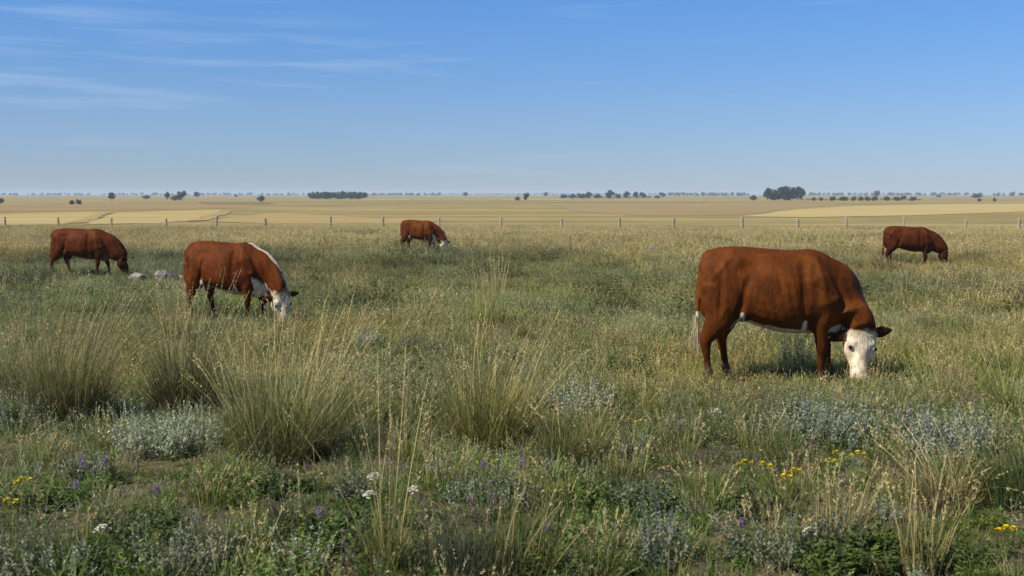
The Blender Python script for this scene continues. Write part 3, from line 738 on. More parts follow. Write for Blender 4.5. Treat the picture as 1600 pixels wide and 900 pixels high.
    dsp += 0.012 * (n3(v, 4.0, 300 + seed) - 0.5) * 2 + 0.002 * (n3(v, 22.0, 310 + seed) - 0.5) * 2
    q = v - P; ht, hr, hf = q @ a, q @ r_, q @ f
    earm = np.zeros(n, bool)
    for A_, B_ in ears:
        tt = np.clip(((v - A_) @ (B_ - A_)) / ((B_ - A_) @ (B_ - A_)), 0, 1); earm |= np.linalg.norm(v - (A_ + tt[:, None] * (B_ - A_)), axis=1) < 0.075
    earm &= np.abs(hr) > 0.155
    inh = (ht > -0.06) & (ht < 0.58) & (np.abs(hr) < 0.19) & (hf > -0.28) & (hf < 0.08) | earm
    near_nb = np.min(np.linalg.norm(v[:, None, :] - nb[None, 2:9], axis=2), 1)
    fold = np.exp(-((near_nb - 0.2) / 0.12) ** 2) * sst(x, 1.2, 1.35)
    dsp += 0.0030 * np.sin(x * 46 + z * 18 + 2 * n3(v, 6.0, 360)) * fold * (~inh)
    dsp += (0.014 * np.exp(-(hr / 0.038) ** 2) - 0.012 * np.exp(-((np.abs(hr) - 0.085) / 0.03) ** 2)) * sst(ht, 0.16, 0.26) * (1 - sst(ht, 0.40, 0.47)) * inh * (hf > -0.10)
    dsp += 0.012 * np.exp(-((ht - 0.155) / 0.03) ** 2 - ((np.abs(hr) - 0.105) / 0.035) ** 2) * inh * (hf > -0.10)
    for sd in (-1, 1):
        dsp -= 0.016 * np.exp(-((ht - 0.515) ** 2 + (hr - sd * 0.052) ** 2 + (hf + 0.03) ** 2) / 0.014 ** 2) * inh
    v = v + nr * dsp[:, None]; x, y, z = v.T
    # coat pattern (hair colour plus painted highlights)
    g = n3(v, 9.0, 320 + seed); g2 = n3(v, 30.0, 330 + seed); gg = 0.65 * g + 0.35 * g2 - 0.5
    red = np.array(red); C = red[None] * (0.86 + 0.30 * n3(v, 5.0, 340 + seed)[:, None])
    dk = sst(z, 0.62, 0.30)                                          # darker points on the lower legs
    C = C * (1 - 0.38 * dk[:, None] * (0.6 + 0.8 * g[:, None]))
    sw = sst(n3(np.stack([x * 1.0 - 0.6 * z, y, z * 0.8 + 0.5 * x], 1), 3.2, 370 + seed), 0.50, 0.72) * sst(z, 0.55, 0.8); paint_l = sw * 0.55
    C = C * (1 - paint_l[:, None]) + np.asarray(red)[None] * np.array([1.55, 1.85, 2.0])[None] * paint_l[:, None]          # lighter highlight patches painted into the coat above the legs
    sd_ = sst(n3(np.stack([x + 5.0, y, z + 0.3 * x], 1), 4.0, 380 + seed), 0.52, 0.75) * 0.5
    C = C * (1 - sd_[:, None]) + np.asarray(red)[None] * 0.55 * sd_[:, None]                                              # darker winter hair
    du = sst(0.22 + 0.3 * gg - z, 0, 0.12) * 0.45; C = C * (1 - du[:, None]) + np.array([0.16, 0.12, 0.075])[None] * du[:, None]   # dust and dried mud on the shanks
    CREAM = np.array([0.60, 0.47, 0.31]); WH = np.array([0.64, 0.54, 0.41])
    def paint(mask, col): 
        nonlocal C
        C = C * (1 - mask[:, None]) + np.asarray(col)[None] * mask[:, None]
    line = np.array([(0.30, 0.58), (0.355, 0.655), (0.385, 0.735), (0.41, 0.66), (0.55, 0.60), (0.68, 0.55), (0.82, 0.525), (0.97, 0.525), (1.005, 0.57), (1.01, 0.655)])
    dl = np.full(n, 9.0); q2 = np.stack([x, z], 1)
    for A_, B_ in zip(line[:-1], line[1:]):
        tt = np.clip(((q2 - A_) @ (B_ - A_)) / ((B_ - A_) @ (B_ - A_)), 0, 1)
        dl = np.minimum(dl, np.linalg.norm(q2 - (A_ + tt[:, None] * (B_ - A_)), axis=1))
    bw = sst(0.012 + 0.055 * gg + 0.010 * ((x < 0.45) | (x > 0.97)) - dl, -0.004, 0.012); paint(bw * min(1, white), WH)
    inn = (z < 0.66) & (z > 0.45) & (nr[:, 2] < -0.80) & (x > 0.3) & (x < 1.1); paint(inn * 0.9 * min(1, white), WH)
    br = sst(0.66 + 0.30 * gg - z, 0, 0.03) * (x > 1.17) * (np.abs(y) < 0.10 + 0.05 * (z > 0.50)) * (z > 0.44) * (x < 1.52) * (~inh) * sst(nr[:, 2], 0.35, -0.15); paint(br * min(1, white), WH)
    nb = np.stack([np.interp(np.linspace(0, 10, 61), np.arange(11), nb[:, i_]) for i_ in range(3)], 1)
    thr = ((v - nb[np.argmin(np.linalg.norm(v[:, None, :] - nb[None], axis=2), 1)]) @ np.array([0, 0, -1.0])) ; thr = sst(thr + 0.05 * gg, 0.07, 0.13) * (x > 1.30) * ((z > 0.47) | (x > 1.46)) * (~inh) * 0.9; paint(thr * min(1, white) * (crest > 0), WH)
    if crest:
        idx = np.argmin(np.linalg.norm(v[:, None, :] - nb[None], axis=2), 1); rel = v - nb[idx]
        latd = np.abs(rel @ sidev); topm = (nr[:, 2] > 0.35) | ((nr[:, 0] > 0.55) & (nr[:, 2] > -0.2))
        cw = sst(0.075 * crest + 0.12 * gg - np.abs(y - 0.5 * np.clip(x - 1.2, 0, 1) * P[1]), 0, 0.02) * topm * (x > 1.0 + 0.2 * g) * (z > 0.58) * (~inh); paint(cw, WH)
    tl = (x < 0.0) & (z < 0.74) & (np.abs(y + 0.05) < 0.06); paint(tl * 1.0 * min(1, white), CREAM)
    fx = inh & (np.abs(hr) < 0.178 + 0.04 * gg) & (hf > -0.205 + 0.10 * gg + 0.10 * (0.2 - np.clip(ht, 0, 0.3)) )
    faceW = fx * sst(ht + 0.38 * gg, -0.05, 0.04)
    paint(faceW * whiteface, np.array([0.74, 0.62, 0.45])); paint(faceW * whiteface * sst(n3(v, 13.0, 350 + seed), 0.45, 0.68) * 0.55, (0.46, 0.34, 0.21)); paint(faceW * whiteface * (1 - sst(ht, 0.05, 0.15)) * 0.4, (0.42, 0.30, 0.17))
    if whiteface < 0.5: paint(inh * 0.75, red * np.array([0.42, 0.40, 0.45]))
    paint(sst(ht + 0.03 * gg, 0.49, 0.53) * inh * (0.75 if whiteface > 0.5 else 0.55), (0.36, 0.22, 0.18))
    pink = np.exp(-((ht - 0.30) / 0.10) ** 2 - (hr / 0.05) ** 2) * inh * (hf > -0.08); paint(pink * 0.6 * whiteface, (0.40, 0.27, 0.19))
    for sd in (-1, 1):
        paint(np.exp(-((ht - 0.515) ** 2 + (hr - sd * 0.052) ** 2 + (hf + 0.03) ** 2) / 0.014 ** 2) * inh, (0.03, 0.02, 0.018))
        paint(np.exp(-((ht - 0.205) ** 2 + (hr - sd * 0.135) ** 2 + (hf + 0.045) ** 2) / 0.050 ** 2) * inh * 0.62, (0.16, 0.075, 0.04))
    paint(earm * 0.85, red * 0.35)
    paint((z < 0.055) * 1.0, (0.035, 0.028, 0.022))
    out.vertices.foreach_set('co', v.ravel())
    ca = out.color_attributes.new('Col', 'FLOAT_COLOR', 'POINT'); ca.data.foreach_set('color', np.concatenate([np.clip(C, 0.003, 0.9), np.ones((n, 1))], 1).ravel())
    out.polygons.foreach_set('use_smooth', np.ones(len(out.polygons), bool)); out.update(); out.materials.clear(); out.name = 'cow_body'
    sc = height / 1.40
    X0, Y0 = at_depth(px, dist)
    off = Vector((-px_anchor * sc * length * math.cos(yaw), -px_anchor * sc * length * math.sin(yaw), 0))
    X0 += off.x; Y0 += off.y
    gx = float(min(gz(X0, Y0), gz(X0 + 1.2 * sc * math.cos(yaw), Y0 + 1.2 * sc * math.sin(yaw))))
    for q_ in ((0.15, 0.9, 1.6) if dist < 32 else ()): graze.append((X0 + q_ * sc * math.cos(yaw), Y0 + q_ * sc * math.sin(yaw) - 0.35, 0.75))
    root = empty('cow', (X0, Y0, gx - 0.005), yaw, label, 'cow', 'cows grazing in the pasture'); root.scale = (sc * length, sc, sc)
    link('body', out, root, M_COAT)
    for sd in (-1, 1):
        e = P + a * 0.205 + r_ * sd * 0.130 - f * 0.037
        s2 = Solid(); s2.ball((0, 0, 0), (0.021, 0.021, 0.021)); em = bpy.data.meshes.new('eye'); em.from_pydata(s2.v, [], s2.f); em.update()
        em.polygons.foreach_set('use_smooth', np.ones(len(em.polygons), bool)); eo = link('eye', em, root, M_EYE); eo.location = tuple(e)
    # tail switch and the curly hair between the ears
    rng = np.random.default_rng(900 + seed); mb = MB(); k = 170
    b0 = np.stack([rng.normal(-0.036, 0.012, k), rng.normal(-0.055, 0.014, k), rng.uniform(0.54, 0.70, k)], 1)
    Pp = curve_pts(b0, rng.random(k) * 6.28, np.pi - np.abs(rng.normal(0, 0.12, k)), rng.normal(0, 0.15, k), rng.uniform(0.10, 0.24, k), 4)
    hc = (0.52, 0.40, 0.27) if white > 0.3 else (0.12, 0.05, 0.025)
    strips(mb, Pp, wd(rng, rng.random(k) * 6.28), np.full(k, 0.007), var(rng, hc, k, 0.2), var(rng, hc, k, 0.2)); tag(link('tail_switch', mb.mesh('tail_switch'), root, M_HAIR), kind='stuff')
    mb = MB(); k = 240; hu = rng.normal(0, 0.045, k); ht_ = rng.uniform(-0.03, 0.11, k)
    b0 = P[None] + a[None] * ht_[:, None] + r_[None] * hu[:, None] + f[None] * (-0.012)
    dv = f[None] * 0.6 + a[None] * 0.6 + 0.6 * rng.standard_normal((k, 3))
    hc = (0.60, 0.49, 0.34) if whiteface > 0.5 else tuple(red * 0.5)
    leaves(mb, b0, dv, rng.standard_normal((k, 3)), rng.uniform(0.015, 0.03, k), np.full(k, 0.004), var(rng, hc, k, 0.1)); tag(link('forelock', mb.mesh('forelock'), root, M_HAIR), kind='stuff')
    return root

RED = (0.106, 0.0295, 0.0052)
cow('large red cow with a cream face turned aside and no white on its back', 1240, 11.0, 1.40, R(-3), RED, R(-80), (1.62, -0.20, 0.60), (-0.10, 0.0, 0.36), 1.0, 0.0, 1.0, dict(fn=1.20, ff=1.36, hn=0.08, hf=0.30), voxel=0.0125, seed=1, px_anchor=0.94)
cow('red cow with white face, white throat and a white stripe along its neck', 358, 17.0, 1.31, R(-15), (0.100, 0.0245, 0.0046), R(-40), (1.80, -0.12, 0.57), (0.22, -0.10, 0.15), 1.0, 0.75, 1.0, dict(fn=1.16, ff=1.32, hn=0.14, hf=0.36), 0.013, 2, px_anchor=0.75)
cow('dark red cow with a brown face grazing beside the pale rocks', 132, 30.0, 1.36, R(-3), (0.092, 0.0215, 0.0046), R(20), (1.80, 0.06, 0.60), (0.30, 0.0), 0.12, 0.0, 0.0, dict(fn=1.14, ff=1.34, hn=0.06, hf=0.34), 0.018, 3, length=1.17, px_anchor=0.75)
cow('small red cow with a white face standing belly deep in straw coloured grass', 656, 42.5, 1.34, R(-10), (0.100, 0.0245, 0.0046), R(-38), (1.76, -0.05, 0.56), (0.05, 0.0), 1.0, 0.6, 1.0, dict(fn=1.16, ff=1.3, hn=0.1, hf=0.3), 0.022, 4, length=1.06, px_anchor=0.72)
cow('plain dark brown cow with no white markings grazing in front of the fence', 1419, 36.5, 1.38, R(-3), (0.080, 0.0205, 0.0046), R(12), (1.84, 0.02, 0.60), (0.30, 0.0), 0.0, 0.0, 0.0, dict(fn=1.16, ff=1.32, hn=0.1, hf=0.28), 0.020, 5, length=1.14, px_anchor=0.75)

# ------------------------------------------------------------------ fence
def wood_mat():
    return simple_mat('weathered_wood', (0.26, 0.20, 0.14), 0.85, (0.46, 0.37, 0.27), 14.0, 0.01, (1, 1, 0.12))
M_WOOD = wood_mat(); M_WIRE = simple_mat('galvanised_wire', (0.42, 0.38, 0.30), 0.5, (0.50, 0.46, 0.38), 20.0)
def fence():
    root = empty('fence', (0, 97.5, float(gz(0, 97.5))), 0, 'long wire fence on weathered wooden posts crossing the far side of the pasture', 'fence')
    rng = np.random.default_rng(3); o0 = np.array(root.location)
    pxs = [-160, -70, 12, 95, 177, 262, 340, 417, 518, 600, 687, 782, 877, 967, 1051, 1158, 1244, 1320, 1408, 1505, 1588, 1680, 1770]
    tops = []
    for k, q in enumerate(pxs):
        y = 110 - 25 * (q - 12) / 1576.0; x = at_depth(q, y)[0]; z = float(gz(x, y)); h = rng.uniform(1.22, 1.42); w = rng.uniform(0.10, 0.135)
        lx, ly = rng.normal(0, 0.02, 2)
        prof = [(0, -0.25, 1.05), (0, 0.0, 1.0), (0.5, 0.62 * h, 0.97), (1, h - 0.03, 0.94), (1, h, 0.70)]
        v, fc = [], []
        for t, zz, s_ in prof:
            for i in range(8):
                a = i / 8 * 2 * math.pi + 0.3
                rr = w * s_ * (1 + 0.10 * math.sin(i * 2.4 + k + zz))
                v.append((x - o0[0] + rr * math.cos(a) + lx * zz, y - o0[1] + rr * math.sin(a) + ly * zz, z - o0[2] + zz + (0.02 * math.cos(a + k) if t == 1 else 0)))
        for r0 in range(4):
            for i in range(8): fc.append((r0 * 8 + i, r0 * 8 + (i + 1) % 8, r0 * 8 + 8 + (i + 1) % 8, r0 * 8 + 8 + i))
        fc.append(tuple(range(32, 40)))
        me = bpy.data.meshes.new('post'); me.from_pydata(v, [], fc); me.update()
        link('post', me, root, M_WOOD)
        tops.append((x, y, z, h, w))
    for wh in (0.42, 0.75, 1.10):
        v, fc = [], []; m_ = 0
        for (x0, y0, z0, h0, w0), (x1, y1, z1, h1, w1) in zip(tops, tops[1:]):
            for s_ in range(4):
                for t in (s_ / 4, (s_ + 1) / 4):
                    p = np.array([x0 + (x1 - x0) * t, y0 - w0 - 0.012 + (y1 - y0) * t, z0 + (z1 - z0) * t + wh - 0.10 * t * (1 - t)]) - o0
                    for dx, dz in ((0, -0.010), (0.008, 0.0), (0, 0.010), (-0.008, 0.0)): v.append((p[0], p[1] + dx, p[2] + dz))
                for i in range(4): fc.append((m_ + i, m_ + (i + 1) % 4, m_ + 4 + (i + 1) % 4, m_ + 4 + i))
                m_ += 8
        me = bpy.data.meshes.new('wire'); me.from_pydata(v, [], fc); me.update(); link('wire', me, root, M_WIRE)
fence()

# ------------------------------------------------------------------ rocks
def rock(label, px, py, w, h, seed, group=None, depth=None, c=((0.05, 0.045, 0.04), (0.44, 0.41, 0.36))):
    import bmesh
    x, y = at(px, py); bm = bmesh.new(); bmesh.ops.create_icosphere(bm, subdivisions=3, radius=1.0)
    rng = np.random.default_rng(seed); pl = [(rng.standard_normal(3), rng.uniform(0.62, 0.92)) for _ in range(12)]
    for vv in bm.verts:
        p = np.array(vv.co)
        for nn, dd in pl:
            nn_ = nn / np.linalg.norm(nn); s_ = p @ nn_
            if s_ > dd: p = p - nn_ * (s_ - dd)
        p *= 1 + 0.05 * (float(vnoise(p[0] * 5 + seed, p[2] * 5 + p[1] * 3, 8)) - 0.5)
        vv.co = (p[0] * w / 2, p[1] * w * 0.40, p[2] * h * 0.62)
    me = bpy.data.meshes.new('rock'); bm.to_mesh(me); bm.free()
    o = link('rock', me, None, simple_mat('rock_stone', c[0], 0.9, c[1], 9.0, 0.06)); o.location = (x, y, float(gz(x, y)) + h * 0.36); o.rotation_euler = (0, 0, rng.uniform(-0.5, 0.5))
    clear_spots.append((x, y - 0.6, 0.85))
    return tag(o, label, 'rock', group)
rock('low pale rock right under the muzzle of the brown faced cow', 214, 438, 0.55, 0.24, 11)
rock('tallest pale grey boulder lying between the two cows', 253, 439, 0.42, 0.30, 12)
rock('dark boulder standing in for the shadow beside the tallest pale boulder', 271, 439, 0.40, 0.27, 16, None, None, ((0.05, 0.045, 0.04), (0.12, 0.11, 0.10)))  # added boulder, coloured dark in place of the shadow next to the pale one
rock('small flat rock touching the side of the tallest boulder', 284, 438, 0.34, 0.16, 13)
rock('dark grey boulder standing in straw coloured grass', 1020, 399, 0.55, 0.34, 14, None, None, ((0.13, 0.12, 0.10), (0.28, 0.26, 0.22)))
rock('flat pinkish rock beside the dark grey boulder', 1036, 399, 0.60, 0.20, 15, None, None, ((0.36, 0.30, 0.26), (0.50, 0.43, 0.38)))

# ------------------------------------------------------------------ single plants
LM = [(108, 655, 'broad upright grey green tussock'), (292, 640, 'dense dark based tussock'), (440, 712, 'widest deep green tussock'), (545, 665, 'low tan fringed tussock'), (770, 690, 'loose yellow green tussock'),
      (765, 520, 'tall clump of straw seed stems'), (1592, 790, 'bright green upright tussock'), (1470, 790, 'arching dry tussock'), (1305, 850, 'sparse tawny tussock'), (606, 885, 'fan of fawn stems'), (1442, 892, 'narrow straw sheaf'),
      (465, 825, 'short dark green tussock'), (720, 893, 'thick blue green tussock'), (815, 893, 'tussock with two leaning stalks'), (272, 535, 'tawny tuft behind the striped cow'), (1482, 622, 'pale yellow stalks'), (18, 625, 'broad grey tussock with brown stems'),
      (243, 712, 'pale silvery sage cushion'), (905, 645, 'silver blue sage bush'), (1290, 690, 'wide grey green sage patch'), (1478, 712, 'upright grey sage with pinkish stems'), (978, 592, 'tall leafy bright green weed'), (572, 545, 'pale blue sage sprig'),
      (1030, 885, 'thin tall sage spikes'), (1275, 600, 'forelegs of the large cow'), (1110, 600, 'hind legs of the large cow'), (162, 876, 'lone pinkish white flower'), (890, 722, 'dark sideways leaning tussock'), (35, 800, 'yellow flower pair'), (1238, 780, 'cluster of orange yellow flowers'), (430, 515, 'muzzle of the striped cow')]
LMXY = np.array([at(q[0], q[1]) for q in LM])
def beside(head, px, py):
    x, y = at(px, py); k = int(np.argmin(np.hypot(LMXY[:, 0] - x, LMXY[:, 1] - y)))
    return head + ' ' + LM[k][2]
def plant(name, cat, label, group, px, py, parts, seed, clear=0.0, lift=0.0):
    x, y = at(px, py); rng = np.random.default_rng(seed)
    root = empty(name, (x, y, float(gz(x, y)) + lift), rng.uniform(-0.3, 0.3), label, cat, group)
    for pn, fn in parts:
        mb = MB(); fn(mb, rng); tag(link(pn, mb.mesh(pn), root, M_PLANT), kind='stuff' if pn != 'flower_head' else None)
    if clear: clear_spots.append((x, y, clear))
    return root
G_T = 'large grass tussocks standing in the pasture'
def tussock(label, px, py, h, rad, nb=900, c0=GREYG, c1=GREYG2, ns=40, cs=STRAW, ch=STRAW2, spread=0.42, bend=0.75, lean=(0, 0), group=None, w=0.0065, hb=None, seed=0, nd=0):
    nb = int(nb * 0.85); big = h > 0.55; h *= 1.28 if big else 1.1; spread *= 0.85; bend *= 0.8; lean = (lean[0] + 0.25 * math.sin(px * 1.7), lean[1] + 0.2 * math.cos(px * 2.3))
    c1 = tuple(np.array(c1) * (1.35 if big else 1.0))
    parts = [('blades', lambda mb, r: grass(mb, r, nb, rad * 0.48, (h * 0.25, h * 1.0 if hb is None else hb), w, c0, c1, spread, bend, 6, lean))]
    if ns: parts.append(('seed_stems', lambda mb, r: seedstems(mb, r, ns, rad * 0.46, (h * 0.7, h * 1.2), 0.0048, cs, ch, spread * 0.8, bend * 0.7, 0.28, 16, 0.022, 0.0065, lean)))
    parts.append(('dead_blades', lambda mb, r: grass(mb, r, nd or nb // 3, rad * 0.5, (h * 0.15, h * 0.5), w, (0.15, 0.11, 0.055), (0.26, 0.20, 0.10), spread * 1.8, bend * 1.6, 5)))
    return plant('grass_tussock', 'tussock', label, group or G_T, px, py, parts, 5000 + seed + int(px) * 7 + int(py), rad * 0.45)
DG, DG2 = (0.082, 0.100, 0.024), (0.21, 0.20, 0.065)
tussock('broad upright grey green tussock with fine pale tips beside silvery sage', 108, 655, 0.92, 0.62, 1500, (0.10, 0.11, 0.035), (0.24, 0.225, 0.10), 90, spread=0.40, bend=0.45)
tussock('dense dark based tussock directly behind the silvery sage cushion', 292, 640, 0.86, 0.50, 1300, (0.065, 0.078, 0.026), (0.19, 0.18, 0.075), 60, spread=0.40, bend=0.55)
tussock('widest deep green tussock with long arching fawn stems fanning sideways', 440, 712, 0.80, 0.72, 1700, DG, (0.20, 0.20, 0.075), 130, spread=0.60, bend=0.70)
tussock('low tan fringed tussock with many short fawn seed stems', 545, 665, 0.46, 0.50, 700, OLIVE, OLIVE2, 70, spread=0.5, bend=0.6)
tussock('loose yellow green tussock with drooping pale stems in mid pasture', 770, 690, 0.70, 0.62, 1300, (0.11, 0.12, 0.028), (0.23, 0.21, 0.068), 70, spread=0.55, bend=0.8)
tussock('dark tussock whose blades all lean over to one side', 890, 722, 0.48, 0.45, 800, DG, DG2, 20, spread=0.5, bend=1.0, lean=(0.5, 0))
tussock('tall clump of straw seed stems standing up from mid pasture', 765, 520, 0.80, 0.45, 300, OLIVE, OLIVE2, 60, spread=0.22, bend=0.3)
tussock('bright green upright tussock beside the arching dry clump', 1592, 790, 0.55, 0.50, 900, (0.050, 0.085, 0.022), (0.125, 0.155, 0.050), 14, spread=0.3, bend=0.4)
tussock('dry tussock with long fawn stems arching over brown litter', 1470, 790, 0.46, 0.36, 260, (0.11, 0.09, 0.04), STRAW, 46, spread=0.55, bend=1.3, lean=(-0.5, 0))
tussock('sparse stiff tawny tussock below the yellow flowers', 1305, 850, 0.40, 0.30, 160, (0.12, 0.10, 0.045), STRAW, 40, spread=0.38, bend=0.4)
tussock('tall thin fan of fawn seed stems between the white flowers', 606, 885, 0.78, 0.22, 130, DG, OLIVE2, 22, spread=0.20, bend=0.55, hb=0.4)
tussock('narrow sheaf of pale straw stems with drooping seed heads', 1442, 892, 0.46, 0.22, 110, DG, STRAW, 20, spread=0.20, bend=0.5)
tussock('short dark green tussock by the brown litter patch', 465, 825, 0.28, 0.34, 420, (0.045, 0.062, 0.024), (0.115, 0.120, 0.060), 10, spread=0.5, bend=0.6)
tussock('thick dark blue green tussock at the edge of the sage cushions', 720, 893, 0.30, 0.60, 900, (0.038, 0.055, 0.026), (0.090, 0.105, 0.058), 16, spread=0.45, bend=0.5)
tussock('dark green tussock with two long leaning straw stalks', 815, 893, 0.42, 0.36, 420, (0.038, 0.055, 0.022), DG2, 9, spread=0.4, bend=0.5, lean=(0.4, 0))
tussock('tawny tuft leaning behind the grazing white striped cow', 272, 535, 0.62, 0.42, 420, OLIVE, STRAW, 60, spread=0.25, bend=0.35)
tussock('pale yellow stalks standing past the muzzle of the large cow', 1482, 622, 0.46, 0.26, 110, OLIVE, STRAW2, 18, cs=STRAW2, ch=(0.46, 0.39, 0.21), spread=0.28, bend=0.25)
tussock('broad grey tussock with brown dead stems crossing a sage', 18, 625, 0.70, 0.55, 800, (0.060, 0.072, 0.034), GREYG2, 40, spread=0.5, bend=0.6)
tussock('bowed straw stems curving over yellow green grass', 1575, 650, 0.62, 0.40, 260, OLIVE, OLIVE2, 24, cs=STRAW2, ch=STRAW2, spread=0.4, bend=1.0, lean=(-0.45, 0))
for k, (px, py, h) in enumerate(((660, 640, 0.36), (700, 610, 0.34), (390, 560, 0.42), (205, 560, 0.42), (1130, 650, 0.34), (1060, 700, 0.34), (980, 745, 0.30), (1180, 700, 0.32), (620, 590, 0.32), (850, 600, 0.34), (1540, 700, 0.34), (1380, 720, 0.3), (60, 730, 0.3), (330, 790, 0.28), (640, 720, 0.34), (860, 800, 0.32), (1100, 790, 0.30), (1240, 780, 0.30),
                                  (180, 700, 0.32), (700, 760, 0.3), (520, 600, 0.38), (940, 690, 0.36), (1330, 650, 0.28), (1010, 640, 0.34), (470, 560, 0.34), (1560, 560, 0.36), (1200, 860, 0.28), (380, 870, 0.28), (100, 860, 0.26), (960, 870, 0.28))):
    tussock(beside('ordinary olive grass tuft near the', px, py), px, py, h * 0.82, 0.30, 240, OLIVE, OLIVE2, 20, spread=0.5, bend=0.6, group='ordinary olive grass tufts', seed=k)

def sagebrush(label, px, py, h, rad, n=46, c=SAGE, group='silvery sage plants', spikes=9, seed=0):
    def lv(mb, r): forb(mb, r, n, rad * 0.62, (h * 0.45, h * 0.95), 30, 0.038, 0.016, tuple(np.array(c) * 1.1), SAGE2, 0.42, 0.2, 0.9)
    def sp(mb, r): forb(mb, r, spikes * 2, rad * 0.6, (h * 0.85, h * 1.25), 44, 0.027, 0.013, tuple(np.array(c) * 1.15), c, 0.3, 0.15, 1.4, 0.6)
    return plant('sagebrush', 'sage', label, group, px, py, [('leaves', lv), ('flower_spikes', sp)], 7000 + int(px) * 3 + int(py) + seed, rad * 0.5)
sagebrush('pale silvery sage cushion in front of the dense dark tussock', 243, 712, 0.36, 0.36, 90)
sagebrush('smaller silvery sage squeezed between two tall tussocks', 318, 700, 0.30, 0.24, 50)
sagebrush('silver blue sage bush below the leafy green weed', 905, 645, 0.32, 0.40, 90)
sagebrush('wide grey green sage patch below the head of the large cow', 1290, 690, 0.36, 0.42, 110, (0.28, 0.315, 0.23))
sagebrush('upright grey sage with pinkish stems below the pale yellow stalks', 1478, 712, 0.36, 0.44, 110, (0.30, 0.33, 0.25))
sagebrush('sage under the belly of the large cow with its shadow painted into the leaves', 1240, 575, 0.42, 0.22, 50, (0.09, 0.115, 0.09))  # leaf colour darkened to paint in the shadow of the cow
sagebrush('pale blue sage sprig among seeded grass past the striped cow', 572, 545, 0.26, 0.26, 40)
sagebrush('thin tall sage spikes beside the dark green tussock with stalks', 1030, 885, 0.36, 0.16, 16, (0.17, 0.195, 0.14), spikes=6)
sagebrush('grey sage cushion touching the broad grey tussock', 14, 668, 0.34, 0.40, 70, (0.18, 0.20, 0.13))
for k, (px, py, h, r_) in enumerate(((60, 893, 0.22, 0.36), (270, 890, 0.24, 0.34), (330, 880, 0.20, 0.30), (800, 790, 0.20, 0.26), (640, 548, 0.22, 0.2), (680, 555, 0.22, 0.2), (860, 640, 0.24, 0.22), (1240, 660, 0.26, 0.2), (1430, 690, 0.30, 0.22), (1530, 700, 0.28, 0.24), (970, 720, 0.22, 0.25), (1010, 800, 0.2, 0.24), (1190, 880, 0.22, 0.26), (1290, 860, 0.24, 0.2), (400, 640, 0.2, 0.2), (140, 750, 0.2, 0.22), (560, 780, 0.16, 0.2), (790, 565, 0.22, 0.22))):
    sagebrush(beside('ordinary small grey sage tuft near the', px, py), px, py, h, r_, 44, (0.20, 0.22, 0.135), 'ordinary small sage tufts', 5, k)

def weed(label, px, py, h, rad, c, group, n=34, ll=0.055, lw=0.020, seed=0):
    return plant('leafy_weed', 'weed', label, group, px, py, [('leaves', lambda mb, r: forb(mb, r, n, rad * 0.6, (h * 0.5, h), 18, ll, lw, c, GREEN, 0.55, 0.3, 0.45))], 8000 + int(px) * 5 + int(py) + seed, rad * 0.4)
weed('tall leafy bright green weed above the silver blue sage', 978, 592, 0.52, 0.34, (0.065, 0.115, 0.030), 'leafy green weeds', 46)
for k, (px, py, h) in enumerate(((240, 835, 0.20), (360, 775, 0.22), (1000, 800, 0.20), (1290, 893, 0.20), (1370, 885, 0.20), (1420, 870, 0.18), (530, 830, 0.18), (900, 790, 0.20), (1170, 800, 0.18), (60, 790, 0.16), (430, 770, 0.18), (1480, 880, 0.2), (170, 890, 0.18), (500, 890, 0.18))):
    weed(beside('low patch of leafy green weed near the', px, py), px, py, h, 0.34, (0.100, 0.140, 0.030) if k % 2 else (0.080, 0.112, 0.034), 'low leafy weeds', 40, 0.050, 0.022, k)

